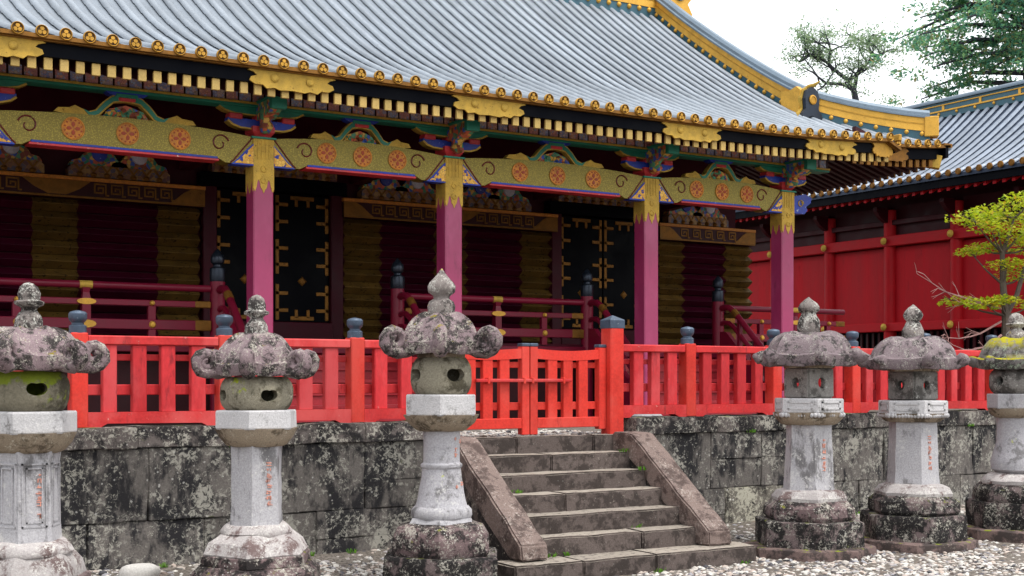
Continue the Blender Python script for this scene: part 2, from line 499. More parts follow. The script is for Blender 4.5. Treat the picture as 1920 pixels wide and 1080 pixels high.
    def mesh(s, name, smooth=False, angle=40):
        me = bpy.data.meshes.new(name)
        me.from_pydata([tuple(v) for v in s.v], [], s.f)
        bm = bmesh.new(); bm.from_mesh(me)
        bmesh.ops.recalc_face_normals(bm, faces=bm.faces)
        bm.to_mesh(me); bm.free()
        if smooth:
            me.polygons.foreach_set('use_smooth', [True] * len(me.polygons))
            me.set_sharp_from_angle(angle=R(angle))
        me.update()
        return me

ORG = {}
def obj(name, mb, mat, parent=None, loc=(0, 0, 0), smooth=False, angle=40, rot=None, kind=None):
    """link one mesh object; loc is a world position, the mesh is local to it"""
    me = mb.mesh(name, smooth, angle) if isinstance(mb, MB) else mb
    if mat and len(me.materials) == 0:
        me.materials.append(MATS[mat])
    o = bpy.data.objects.new(name, me)
    C.objects.link(o)
    w = Vector(loc)
    if parent is not None:
        o.parent = parent
        o.location = w - ORG[parent.name]
    else:
        o.location = w
    if rot: o.rotation_euler = rot
    if kind: o['kind'] = kind
    ORG[o.name] = w
    if mat and me.materials[0] != MATS[mat]:
        o.material_slots[0].link = 'OBJECT'
        o.material_slots[0].material = MATS[mat]
    return o
def thing(name, label, cat, loc=(0, 0, 0), group=None):
    o = bpy.data.objects.new(name, None)
    C.objects.link(o)
    o.location = loc
    o.empty_display_size = .2
    o['label'] = label; o['category'] = cat
    if group: o['group'] = group
    ORG[o.name] = Vector(loc)
    return o
def tag(o, label, cat, group=None):
    o['label'] = label; o['category'] = cat
    if group: o['group'] = group
    return o
def rough(mb, amp, scale=6, seed=0, start=0):
    """uneven hand-cut surface"""
    for i in range(start, len(mb.v)):
        p = Vector(mb.v[i])
        q = p * scale + Vector((seed * 3.1, seed * 1.7, seed * 5.3))
        d = Vector((mnoise.noise(q), mnoise.noise(q + Vector((7.3, 1.1, 4.4))), mnoise.noise(q + Vector((2.2, 9.9, 6.1)))))
        mb.v[i] = tuple(p + d * amp)
    return mb
def grid_box(x0, x1, y0, y1, z0, z1, step=.09, b=.012):
    """stone block with a subdivided, rounded skin so that it can be made uneven"""
    bm = bmesh.new()
    bmesh.ops.create_cube(bm, size=1)
    sx, sy, sz = x1 - x0, y1 - y0, z1 - z0
    for v in bm.verts:
        v.co = Vector((x0 + (v.co.x + .5) * sx, y0 + (v.co.y + .5) * sy, z0 + (v.co.z + .5) * sz))
    bmesh.ops.bevel(bm, geom=list(bm.edges), offset=min(b, sx * .3, sy * .3, sz * .3), segments=2, affect='EDGES')
    bm.verts.index_update()
    for ax, L in ((0, sx), (1, sy), (2, sz)):
        k = int(L / step)
        for i in range(1, k):
            co = Vector((0, 0, 0)); no = Vector((0, 0, 0))
            co[ax] = (x0, y0, z0)[ax] + L * i / k; no[ax] = 1
            bmesh.ops.bisect_plane(bm, geom=bm.verts[:] + bm.edges[:] + bm.faces[:], plane_co=co, plane_no=no)
    bm.verts.index_update()
    mb = MB()
    mb.v = [tuple(v.co) for v in bm.verts]
    mb.f = [tuple(v.index for v in f.verts) for f in bm.faces]
    bm.free()
    return mb

# ------------------------------------------------------------------ ground
def gz(y):
    """the gravel falls gently from the wall foot towards the path"""
    return 0.0 if y >= 11.0 else (-.15 if y <= 9.7 else -.15 * (11.0 - y) / 1.3)
ys = [-600, -40, 0, 5, 8, 9.7, 10, 10.3, 10.6, 11.0, 11.4, 40, 200, 1200]
xs = [-900, -60, -10, -2, 4, 10, 16, 24, 60, 1200]
mb = MB()
for y in ys:
    for x in xs:
        mb.v.append((x, y, gz(y)))
nx = len(xs)
mb.f = [(j * nx + i, j * nx + i + 1, (j + 1) * nx + i + 1, (j + 1) * nx + i) for j in range(len(ys) - 1) for i in range(nx - 1)]
g = obj('ground', mb, 'earth'); g['kind'] = 'structure'
mb = MB().box(-40, 140, 11.3, 160, .3, .985)
g = obj('terrace', mb, 'earth'); g['kind'] = 'structure'

# pebbles: low stones strewn over the gravel, one mesh
ICO = bmesh.new(); bmesh.ops.create_icosphere(ICO, subdivisions=1, radius=1)
ICO.verts.index_update()
ico_v = [v.co.copy() for v in ICO.verts]; ico_f = [tuple(v.index for v in f.verts) for f in ICO.faces]; ICO.free()
def pebbles(name, n, area, zf, smin, smax, seed, mat='pebble'):
    rnd = random.Random(seed)
    V = []; F = []
    for _ in range(n):
        x, y = area(rnd)
        s = smin + (smax - smin) * rnd.random() ** 2.2
        sx, sy, sz = s * rnd.uniform(.7, 1.3), s * rnd.uniform(.6, 1.1), s * rnd.uniform(.35, .7)
        a = rnd.uniform(0, 2 * PI); ca, sa = math.cos(a), math.sin(a)
        tl = rnd.uniform(-.4, .4)
        z0 = zf(x, y) + sz * rnd.uniform(.0, .7)
        o = len(V)
        for v in ico_v:
            k = rnd.uniform(.82, 1.15)
            px, py, pz = v.x * sx * k, v.y * sy * k, v.z * sz * k + v.x * sx * tl * .4
            V.append((x + px * ca - py * sa, y + px * sa + py * ca, z0 + pz))
        F.extend([(a_ + o, b_ + o, c_ + o) for a_, b_, c_ in ico_f])
    me = bpy.data.meshes.new(name); me.from_pydata(V, [], F)
    me.polygons.foreach_set('use_smooth', [True] * len(me.polygons)); me.set_sharp_from_angle(angle=R(50))
    o = obj(name, me, mat); o['kind'] = 'stuff'
    o['label'] = 'loose pale river pebbles covering the gravel ground'; o['category'] = 'gravel'
    return o
def area_main(r):
    while True:
        x, y = r.uniform(.2, 17), 11.05 - 3.9 * r.random() ** 1.0
        if 5.95 < x < 8.4 and y > 9.42: continue
        return x, y
def mound(x, y):
    return gz(y) + .03 * mnoise.noise(Vector((x * 1.3, y * 1.3, 0))) - .01
pebbles('gravel', 44000, area_main, mound, .012, .042, 3)
g = pebbles('courtyard_gravel', 2600, lambda r: (r.uniform(5.9, 8.4), r.uniform(11.32, 12.6)), lambda x, y: .995, .015, .04, 4)
g['label'] = 'white gravel on the terrace behind the red gate'

# the white boulder at the wall foot
mb = MB(); bmx = bmesh.new(); bmesh.ops.create_icosphere(bmx, subdivisions=3, radius=1); bmx.verts.index_update()
mb.v = [(v.co.x * .19, v.co.y * .13, v.co.z * .1) for v in bmx.verts]; mb.f = [tuple(v.index for v in f.verts) for f in bmx.faces]; bmx.free()
rough(mb, .05, 5, 2)
tag(obj('rock', mb, 'rock_stone', None, (3.0, 10.66, gz(10.66) + .05), True, 60), 'smooth white rock lying at the foot of the stone wall', 'rock')

# ------------------------------------------------------------------ stone retaining wall, block by block
wall = thing('stone_retaining_wall', 'dark lichen-covered stone retaining wall of large blocks under the red fence', 'wall', (7, 11.3, 0))
rnd = random.Random(11)
WY = 11.07
def wall_block(x0, x1, z0, z1, mat, seed, proud=0.0, depth=.42):
    g_ = .0015
    m_ = grid_box(x0 + g_, x1 - g_, WY - proud, WY + depth, z0 + g_, z1 - g_ * .5, .11, .007)
    rough(m_, .014, 3.5, seed); rough(m_, .006, 14, seed + 5)
    xm, zm = (x0 + x1) / 2, (z0 + z1) / 2
    if mat == 'wall_stone' and ((4.75 < xm < 5.4 and zm > .4) or (9.7 < xm < 10.4 and zm < .5)): mat = 'wall_stone_pale'
    obj('stone_block', m_, mat, wall, (0, 0, 0), True, 50)
def course(z0, z1, xa, xb, wmin, wmax, mat, split=0, proud=(0, .02)):
    x = xa; s = rnd.randint(0, 999)
    while x < xb - .01:
        w = rnd.uniform(wmin, wmax)
        if xb - (x + w) < wmin * .7: w = xb - x
        s += 1
        if rnd.random() < split:
            zm = z0 + (z1 - z0) * rnd.uniform(.4, .6)
            wall_block(x, x + w, z0, zm, mat, s, rnd.uniform(*proud)); wall_block(x, x + w, zm, z1, mat, s + 50, rnd.uniform(*proud))
        else:
            wall_block(x, x + w, z0, z1, mat, s, rnd.uniform(*proud))
        x += w
for xa, xb in ((-.8, 5.97), (8.33, 17.4)):
    course(1.01, 1.19, xa, xb, .8, 1.5, 'coping_stone', 0, (.03, .05))
    course(.39, 1.01, xa, xb, .7, 1.25, 'wall_stone', .3)
    course(-.12, .39, xa, xb, .8, 1.4, 'wall_stone', .1, (.0, .02))
obj('wall_core', MB().box(-.8, 17.4, WY + .05, 11.6, -.1, .98), 'cheek_stone', wall)

# ------------------------------------------------------------------ stone steps
steps = thing('stone_steps', 'flight of seven grey stone steps with sloping stone balustrades up to the gate', 'steps', (7.15, 10.2, -.15))
SF = [11.07, 10.80, 10.525, 10.255, 9.985, 9.735, 9.38]
SZ = [1.02 - .168 * i for i in range(7)]
cuts = {0: [6.86, 7.8], 1: [7.1], 2: [], 3: [6.9], 4: [], 5: [7.42], 6: [6.5, 7.3]}
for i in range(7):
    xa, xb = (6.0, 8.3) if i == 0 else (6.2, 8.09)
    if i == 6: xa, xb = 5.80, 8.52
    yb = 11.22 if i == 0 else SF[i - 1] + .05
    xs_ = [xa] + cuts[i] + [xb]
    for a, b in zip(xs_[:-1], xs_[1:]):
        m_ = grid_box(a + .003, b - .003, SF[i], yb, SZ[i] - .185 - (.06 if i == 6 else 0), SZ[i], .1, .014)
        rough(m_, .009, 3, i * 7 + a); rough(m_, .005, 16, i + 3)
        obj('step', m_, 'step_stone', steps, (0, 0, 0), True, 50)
for xa, xb in ((5.965, 6.24), (8.05, 8.335)):
    ol = [(11.09, 1.045), (10.76, 1.04), (9.55, .155), (9.53, .02), (9.74, .012), (10.86, .83), (11.09, .85)]
    m_ = MB()
    m_.prism([(u, v) for u, v in ol], xa, xb, 'x')
    bm = bmesh.new(); me = m_.mesh('tmp'); bm.from_mesh(me); bpy.data.meshes.remove(me)
    bmesh.ops.bevel(bm, geom=list(bm.edges), offset=.016, segments=2, affect='EDGES')
    bmesh.ops.triangulate(bm, faces=[f for f in bm.faces if len(f.verts) > 4])
    for ax, a_, b_, st in ((1, 9.5, 11.1, .1), (0, xa, xb, .09)):
        kk = int((b_ - a_) / st)
        for i in range(1, kk):
            co = Vector((0, 0, 0)); no = Vector((0, 0, 0)); co[ax] = a_ + (b_ - a_) * i / kk; no[ax] = 1
            bmesh.ops.bisect_plane(bm, geom=bm.verts[:] + bm.edges[:] + bm.faces[:], plane_co=co, plane_no=no)
    bm.verts.index_update()
    m_ = MB(); m_.v = [tuple(v.co) for v in bm.verts]; m_.f = [tuple(v.index for v in f.verts) for f in bm.faces]; bm.free()
    rough(m_, .012, 4, xa); rough(m_, .006, 18, xb)
    obj('balustrade', m_, 'balustrade_stone', steps, (0, 0, 0), True, 40)
    ck = MB().prism([(9.72, -.14), (9.72, .03), (10.86, .85), (11.06, .85), (11.06, -.14)], xa + .015, xb - .015, 'x')
    obj('cheek_wall', ck, 'cheek_stone', steps)

# ------------------------------------------------------------------ red fence and gate
FY = 11.24
cap_mb = MB().lathe([(.066, 0), (.072, .004), (.072, .06), (.066, .066), (.05, .075), (.05, .088), (.07, .11), (.076, .13), (.076, .165), (.062, .182), (.02, .192), (.002, .194)], 20)
cap_me = cap_mb.mesh('post_cap', True, 30)
def fence(name, label, xa, xb, posts, seed):
    f = thing(name, label, 'fence', ((xa + xb) / 2, FY, 1.19), 'red fences on the stone wall')
    r = random.Random(seed)
    post_me = MB().box(-.068, .068, -.075, .075, 0, .80, .008).mesh('post')
    for p in posts:
        o = obj('post', post_me, 'vermilion', f, (p, FY, 1.185))
        obj('post_cap', cap_me, 'cap_metal', o, (p, FY, 1.185 + .795))
    edges = [xa] + posts + [xb]
    for a, b in zip(edges[:-1], edges[1:]):
        a2 = a + (.068 if a in posts else .0); b2 = b - (.068 if b in posts else .0)
        if b2 - a2 < .1: continue
        m_ = MB().box(a2, b2, FY - .062, FY + .06, 1.885, 1.965, .01); rough(m_, .003, 3, a)
        obj('top_rail', m_, 'vermilion_rail', f)
        L = b2 - a2                                        # bottom board with a shallow arched cut on its lower edge
        ol = [(a2, 1.315), (b2, 1.315), (b2, 1.185), (b2 - .1, 1.185), (b2 - .16, 1.215), (a2 + .16, 1.222), (a2 + .1, 1.185), (a2, 1.185)]
        m_ = MB().prism(ol, FY - .07, FY + .06, 'y')
        obj('bottom_rail', m_, 'vermilion_rail', f)
        obj('back_rail', MB().box(a2, b2, FY + .045, FY + .075, 1.755, 1.81, .006), 'vermilion_faded', f)
        obj('back_rail', MB().box(a2, b2, FY + .045, FY + .075, 1.46, 1.55, .006), 'vermilion_faded', f)
        n = max(1, round((b - a) / .254) - 1)
        for i in range(n):
            x = a + (b - a) * (i + 1) / (n + 1) + r.uniform(-.008, .008)
            w = .062 + r.uniform(-.004, .005)
            m_ = MB().box(-w, w, -.045, .036, 0, .58, .008)
            if r.random() < .5: m_.v = [(x_ + z_ * r.uniform(-.004, .004), y_, z_) for x_, y_, z_ in m_.v]
            obj('picket', m_, 'vermilion_faded', f, (x, FY, 1.31))
    return f
fence('fence', 'red picket fence on the long wall stretch with three lanterns before it', -.6, 5.96, [.10, 1.37, 2.64, 3.91, 5.18], 1)
fence('fence', 'red picket fence on the wall stretch beneath the small maple', 8.24, 17.2, [9.18, 10.45, 11.72, 12.99, 14.26, 15.53, 16.8], 2)
for gx, lab in ((6.045, 'tall red gate post behind the lantern with pointed jewel finial'), (8.15, 'tall square red gate post with dark metal cap at the steps')):
    t_ = thing('gate_post', lab, 'post', (gx, FY, 1.0), 'gate posts')
    obj('shaft', MB().box(-.088, .088, -.09, .09, 0, 1.14, .01), 'vermilion', t_, (gx, FY - .02, 1.0))
    m_ = MB().lathe([(.13, 0), (.132, .005), (.132, .085), (.12, .095), (.004, .14)], 4, PI / 4)
    obj('post_cap', m_, 'cap_metal', t_, (gx, FY - .02, 2.13))
def gate_leaf(xa, xb, hinge, lab, seed):
    t_ = thing('gate_leaf', lab, 'gate', ((xa + xb) / 2, FY, 1.03), 'gate leaves')
    Y = FY + .01
    for x in (xa + .045, xb - .045):
        hs_ = .90 if abs(x - hinge) > .2 else .86
        s_ = obj('stile', MB().box(-.045, .045, -.045, .045, 0, hs_, .006), 'vermilion', t_, (x, Y, 1.03 + (.0 if abs(x - hinge) > .2 else .04)))
        obj('stile_cap', MB().box(-.05, .05, -.05, .05, 0, .035, .008), 'cap_metal', s_, (x, Y, 1.03 + hs_ + (.0 if abs(x - hinge) > .2 else .04) - .005))
    a, b = xa + .09, xb - .09
    n = 8
    top = [(a + (b - a) * i / n, 1.905 - .018 * math.sin(PI * i / n)) for i in range(n + 1)]
    obj('top_rail', MB().prism(top + [(x, z - .1) for x, z in top[::-1]], Y - .035, Y + .035, 'y'), 'vermilion', t_)
    obj('bottom_rail', MB().box(a, b, Y - .04, Y + .04, 1.095, 1.20, .006), 'vermilion', t_)
    obj('back_rail', MB().box(a, b, Y + .015, Y + .045, 1.71, 1.77, .005), 'vermilion', t_)
    obj('back_rail', MB().box(a, b, Y + .015, Y + .045, 1.28, 1.36, .005), 'vermilion', t_)
    for i in range(3):
        x = a + (b - a) * (i + 1) / 4
        obj('picket', MB().box(-.058, .058, -.03, .03, 0, .63, .006), 'vermilion', t_, (x, Y, 1.19))
    return t_
gate_leaf(6.14, 7.105, 6.14, 'red slatted gate leaf partly hidden by the tallest lantern', 5)
gate_leaf(7.115, 8.06, 8.06, 'red slatted gate leaf hung from the tall square gate post', 6)
t_ = thing('gate_bar', 'thin red bar laid across both gate leaves', 'bar', (7.03, FY - .05, 1.57))
obj('rod', MB().box(6.46, 7.60, FY - .075, FY - .03, 1.565, 1.598, .006), 'vermilion_rail', t_)
for x in (6.6, 7.02, 7.12, 7.5):
    obj('staple', MB().box(x - .012, x + .012, FY - .082, FY - .02, 1.548, 1.612, .004), 'vermilion', t_)

# ------------------------------------------------------------------ stone lanterns
def apply_bool(me_a, me_b):
    a = bpy.data.objects.new('a', me_a); b = bpy.data.objects.new('b', me_b)
    C.objects.link(a); C.objects.link(b)
    md = a.modifiers.new('b', 'BOOLEAN'); md.operation = 'DIFFERENCE'; md.object = b; md.solver = 'EXACT'
    md.use_self = True
    dg = bpy.context.evaluated_depsgraph_get()
    me = bpy.data.meshes.new_from_object(a.evaluated_get(dg))
    bpy.data.objects.remove(a); bpy.data.objects.remove(b)
    return me
def firebox(kind, r, z0, z1, hw, hh, zc):
    """stone light chamber: hollow, with an opening on each of four sides"""
    o = MB(); n = 40
    if kind == 'round':
        prof = []
        for i in range(13):
            a = -1 + 2 * i / 12
            prof.append((r * (.80 + .20 * (1 - abs(a) ** 3.2)), z0 + (z1 - z0) * i / 12))
        o.lathe(prof, n)
    elif kind == 'hex':
        o.lathe([(r, z0), (r, z0 + .02), (r, z1 - .02), (r, z1)], 6)
    else:
        o = grid_box(-r, r, -r, r, z0, z1, .09, .02)
    rough(o, .006, 7, r * 10)
    c_ = MB()
    c_.lathe([(r * .72, z0 + .04), (r * .72, z1 - .04)], 20)
    me_o = o.mesh('firebox')
    me_o = apply_bool(me_o, c_.mesh('c'))
    for k in range(2):
        c_ = MB(); pts = []
        ang = k * PI / 2
        m = 20
        vs_ = []
        for s_ in ((-1, 1) if kind == 'square' else ((-1, 0) if k == 0 else (0, 1))):
            for i in range(m):
                a = 2 * PI * i / m
                u, v = math.cos(a) * hw, math.sin(a) * hh
                if kind == 'round' and hw > hh: v += .022 * max(0, math.sin(a)) * (abs(math.cos(a)) - .4)
                vs_.append((u * math.cos(ang) - s_ * 1.0 * math.sin(ang), u * math.sin(ang) + s_ * 1.0 * math.cos(ang), zc + v))
        fs = [tuple(range(m)), tuple(range(m, 2 * m))[::-1]] + [(i, i + m, (i + 1) % m + m, (i + 1) % m) for i in range(m)]
        c_.add(vs_, fs)
        me_o = apply_bool(me_o, c_.mesh('c'))
    me_o.polygons.foreach_set('use_smooth', [True] * len(me_o.polygons)); me_o.set_sharp_from_angle(angle=R(35))
    return me_o
def lantern_roof(Rr, rt, z0, z1, zt, dome, lift, seed, n=6, ridge=.035, amp=.010):
    mb = MB(); per = 8; N = n * per; rings = 14
    def rp(a, s):
        d = (a % (2 * PI / n)) - PI / n
        return Rr * math.cos(PI / n) / math.cos(d) * (1 - .05 * math.cos(d * n / 2) * s)
    for k in range(rings + 1):
        s = k / rings
        for i in range(N):
            a = 2 * PI * i / N
            d = abs((a % (2 * PI / n)) - PI / n) / (PI / n)      # 1 at corners
            r = rt + (rp(a, s) - rt) * s
            q = min(1, s / .86)                            # swelling hood, then a flat rim
            f = dome * (1 - math.sqrt(max(0, 1 - (q * .985) ** 2))) + (1 - dome) * q ** 1.05
            z = zt - (zt - z1) * f + lift * s ** 4 * d ** 3 + ridge * math.sin(PI * min(1, q)) * max(0, (d - .7) / .3) ** 1.5
            if q >= 1: z -= .012 * (s - .86) / .14
            mb.v.append((r * math.cos(a), r * math.sin(a), z))
    for (q, z) in ((1.0, z0 + .018), (.97, z0), (.55, z0 + .012)):
        for i in range(N):
            a = 2 * PI * i / N
            d = abs((a % (2 * PI / n)) - PI / n) / (PI / n)
            r = rp(a, 1) * q
            mb.v.append((r * math.cos(a), r * math.sin(a), z + (lift * d ** 3 * .8 if q > .6 else 0)))
    m = rings + 4
    for k in range(m - 1):
        for i in range(N):
            j = (i + 1) % N
            mb.f.append((k * N + i, k * N + j, (k + 1) * N + j, (k + 1) * N + i))
    mb.f.append(tuple(range(N))); mb.f.append(tuple((m - 1) * N + i for i in range(N)))
    rough(mb, amp, 6, seed); rough(mb, amp * .5, 20, seed + 1)
    return mb
def scroll(rr, zc, rad, th, seed, turns=1.5):
    """fern-curl at a roof corner, in the plane of the radius"""
    pts = []; rd = []
    for q in ((rr - .2, zc - rad * .55), (rr - .1, zc - rad * .9)):
        pts.append((q[0], 0, q[1])); rd.append(th * .95)
    N = 16
    for i in range(N + 1):
        u = i / N
        a = -PI / 2 + u * turns * 2 * PI
        q = rad * (1 - .72 * u)
        pts.append((rr + q * math.cos(a), 0, zc + q * math.sin(a))); rd.append(th * (1 - .3 * u))
    mb = MB().tube(pts, rd, 8, up=(0, 1, 0), flat=1.0)
    mb.v = [(x, y * 1.25, z) for x, y, z in mb.v]
    rough(mb, .01, 9, seed)
    return mb
def inked(parent, cx, yf, z0, z1, w, rows, seed, base, gap=.12):
    """weathered red characters cut down the face: rows of short brush strokes"""
    r = random.Random(seed)
    mb = MB()
    hgt = (z1 - z0) / rows
    for k in range(rows):
        if r.random() < .12: continue
        zc = z1 - hgt * (k + .5)
        for s_ in range(r.randint(3, 5)):
            y = yf(zc)
            if r.random() < .6:
                zz = zc + r.uniform(-.38, .38) * hgt; L = w * r.uniform(.4, .95)
                x = cx + r.uniform(-.2, .2) * w
                mb.box(x - L / 2, x + L / 2, yf(zz) - .004, yf(zz) + .01, zz - hgt * .05, zz + hgt * .05)
            else:
                x = cx + r.uniform(-.35, .35) * w; H = hgt * r.uniform(.3, .8)
                mb.box(x - w * .06, x + w * .06, y - .005, y + .012, zc - H / 2, zc + H / 2)
    return obj('inscription', mb, 'red_ink', parent, base, kind='stuff')
def lantern(P):
    bx, by, bz = P['loc']
    L = thing('stone_lantern', P['label'], 'lantern', (bx, by, bz), 'stone lanterns before the wall')
    W = lambda z: z - bz                                   # heights below are heights above the world zero
    at = (bx, by, 0)
    sd = P['seed']
    f = MB().lathe(P['finial'], 20); rough(f, .008, 12, sd)
    obj('finial', f, P.get('finial_mat', 'finial_stone'), L, at, True, 55)
    rf = lantern_roof(*P['roof'], sd)  if len(P['roof']) == 7 else None
    o = obj('roof', rf, P['roof_mat'], L, at, True, 42)
    if P.get('scroll'):
        rr, zc, rad, th = P['scroll']
        for k in range(6):
            obj('corner_scroll', scroll(rr, zc, rad, th, sd + k), P['roof_mat'], o, at, True, 60, (0, 0, k * PI / 3))
    if P.get('bump'):
        rr, zc, rad = P['bump']
        for k in range(6):
            m_ = MB().lathe([(rad * .3, -rad * .8), (rad * .8, -rad * .5), (rad, 0), (rad * .85, rad * .5), (rad * .5, rad * .85), (.01, rad)], 12)
            m_.v = [(x * 1.2, y * .8, z * .9) for x, y, z in m_.v]
            rough(m_, .035, 9, sd + k * 3)
            m_.v = [(x + rr, y, z + zc) for x, y, z in m_.v]
            obj('corner_knob', m_, P['roof_mat'], o, at, True, 60, (0, 0, k * PI / 3))
    me = firebox(*P['box'])
    obj('firebox', me, P['box_mat'], L, at)
    nose = MB()
    if P.get('neck'):
        r_, z0, z1 = P['neck']
        obj('neck_slab', rough(MB().lathe([(r_ * .97, z0), (r_, z0 + .008), (r_, z1 - .008), (r_ * .97, z1)], 6), .004, 8, sd), 'lotus_stone', L, at)
    r_, z0, z1 = P['plate']
    m_ = MB().lathe([(r_ * .975, z0), (r_, z0 + .012), (r_, z0 + (z1 - z0) * .35), (r_, z0 + (z1 - z0) * .7), (r_, z1 - .012), (r_ * .975, z1)], 6)
    rough(m_, .006, 5, sd)
    pl = obj('platform', m_, P['plate_mat'], L, at)
    if P.get('panels'):                                    # framed panels sunk in the platform's sides
        ap = r_ * math.cos(PI / 6)
        for k in range(6):
            q = MB(); hw = r_ * .36; za, zb = z0 + (z1 - z0) * .25, z0 + (z1 - z0) * .8
            for (u0, u1, v0, v1) in ((-hw, hw, za, za + .016), (-hw, hw, zb - .016, zb), (-hw, -hw + .02, za, zb), (hw - .02, hw, za, zb)):
                q.box(u0, u1, -ap - .008, -ap + .01, v0, v1)
            obj('panel_frame', q, P['plate_mat'], pl, at, rot=(0, 0, k * PI / 3))
    lo = MB().lathe(P['lotus'], P.get('lotus_n', 24))
    for i, v in enumerate(lo.v):                           # petals
        a = math.atan2(v[1], v[0]); k = 1 + .055 * abs(math.sin(a * 6))
        lo.v[i] = (v[0] * k, v[1] * k, v[2])
    rough(lo, .006, 9, sd)
    lc = obj('lotus_collar', lo, P.get('lotus_mat', 'lotus_stone'), L, at, True, 50)
    if P.get('scallop'):
        r_, zc, n_ = P['scallop']
        q = MB()
        for k in range(n_):
            a = 2 * PI * k / n_
            d = (a % (PI / 3)) - PI / 6
            rr = r_ * math.cos(PI / 6) / math.cos(d)
            q.lathe([(.004, zc - .028), (.018, zc - .018), (.024, zc), (.018, zc + .016), (.004, zc + .02)], 7, 0, (rr * math.cos(a), rr * math.sin(a)))
        obj('scalloped_trim', q, P['plate_mat'], lc, at, True, 60)
    sh = MB()
    prof = P['shaft']
    fine = []
    for (r0, z0), (r1, z1) in zip(prof[:-1], prof[1:]):
        m = max(1, int((z1 - z0) / .06))
        fine += [(r0 + (r1 - r0) * i / m, z0 + (z1 - z0) * i / m) for i in range(m)]
    fine.append(prof[-1])
    sh.lathe(fine, P.get('shaft_n', 6)); rough(sh, .005, 5, sd); rough(sh, .003, 20, sd)
    so = obj('shaft', sh, P['shaft_mat'], L, at, True, 40)
    if P.get('shaft_panels'):
        z0, z1, r_ = P['shaft_panels']
        ap = r_ * math.cos(PI / 6)
        for k in range(6):
            q = MB(); hw = r_ * .40
            for g_ in ((0, .012), (.03, .01)):
                e, w_ = g_
                u = hw - e; a_, b_ = z0 + e, z1 - e
                for (u0, u1, v0, v1) in ((-u, u, a_, a_ + w_), (-u, u, b_ - w_, b_), (-u, -u + w_, a_, b_), (u - w_, u, a_, b_)):
                    q.box(u0, u1, -ap - .005, -ap + .012, v0, v1)
            obj('panel_moulding', q, P['shaft_mat'], so, at, rot=(0, 0, k * PI / 3))
    for (cx, z0, z1, w_, rows) in P['ink'][0]:
        def yf(z, cx=cx):
            r_ = prof[0][0]
            for (r0, q0), (r1, q1) in zip(prof[:-1], prof[1:]):
                if q0 <= z <= q1: r_ = r0 + (r1 - r0) * (z - q0) / (q1 - q0)
            return -(r_ * math.cos(PI / 6) if P.get('shaft_n', 6) == 6 else math.sqrt(max(1e-4, r_ * r_ - cx * cx))) - .003
        inked(so, cx, yf, z0, z1, w_, rows, sd + int(cx * 100), at)
    for nm, n_, pf, mat in P['lower']:
        m_ = MB().lathe(pf, n_); rough(m_, .01, 5, sd + len(pf)); rough(m_, .006, 15, sd)
        bm = bmesh.new(); me = m_.mesh('t'); bm.from_mesh(me); bpy.data.meshes.remove(me)
        bmesh.ops.subdivide_edges(bm, edges=[e for e in bm.edges if e.calc_length() > .14], cuts=3, use_grid_fill=True)
        bmesh.ops.triangulate(bm, faces=[f_ for f_ in bm.faces if len(f_.verts) > 4])
        bm.verts.index_update()
        m_ = MB(); m_.v = [tuple(v.co) for v in bm.verts]; m_.f = [tuple(v.index for v in f_.verts) for f_ in bm.faces]; bm.free()
        rough(m_, .01, 6, sd + 2); rough(m_, .006, 16, sd + 4)
        obj(nm, m_, mat, L, at, True, 32 if n_ <= 8 else 55)
    return L

def jewel(zb, zt, r, pointed=False, cup=True):
    """finial: dome base, cup of petals, jewel"""
    h = zt - zb
    if pointed:
        return [(r * .95, zb), (r, zb + .05 * h), (r * 1.02, zb + .2 * h), (r * .9, zb + .3 * h), (r * .62, zb + .36 * h), (r * .62, zb + .42 * h), (r * .98, zb + .5 * h), (r * 1.02, zb + .62 * h), (r * .9, zb + .7 * h), (r * .6, zb + .8 * h), (r * .3, zb + .9 * h), (.004, zt)]
    return [(r * 1.25, zb), (r * 1.3, zb + .1 * h), (r * 1.22, zb + .26 * h), (r * .9, zb + .36 * h), (r * .66, zb + .42 * h), (r * .75, zb + .47 * h), (r * 1.28, zb + .54 * h), (r * 1.34, zb + .6 * h), (r * .95, zb + .64 * h), (r * .98, zb + .76 * h), (r * .82, zb + .89 * h), (r * .45, zb + .97 * h), (.004, zt)]
G0 = -.15
lantern(dict(loc=(1.90, 9.5, G0), seed=1, label='stone lantern with yellow-lichened finial and green-mossed round firebox at the fence end',
    finial=jewel(1.93, 2.27, .075), roof=(.43, .09, 1.66, 1.735, 1.955, .8, .02), roof_mat='roof_stone', scroll=(.44, 1.768, .088, .046),
    box=('round', .27, 1.37, 1.65, .07, .045, 1.53), box_mat='box_stone_mossy', plate=(.325, 1.22, 1.375), plate_mat='white_granite',
    lotus=[(.2, 1.09), (.23, 1.11), (.27, 1.16), (.3, 1.225)], lotus_n=24, shaft=[(.225, .47), (.215, .6), (.205, 1.0), (.22, 1.1)], shaft_mat='pale_granite', shaft_panels=(.58, 1.02, .214),
    ink=([(.035, .64, .96, .045, 8)], .213, .0),
    lower=[('base_ring', 24, [(.29, .39), (.3, .41), (.27, .46), (.24, .48)], 'base_stone'), ('base', 6, [(.38, .21), (.39, .23), (.36, .33), (.3, .4)], 'base_stone'), ('base_ledge', 6, [(.42, .13), (.43, .15), (.42, .22), (.4, .23)], 'plinth_stone'), ('plinth', 6, [(.52, -.17), (.53, -.14), (.52, .09), (.47, .14)], 'plinth_stone')]))
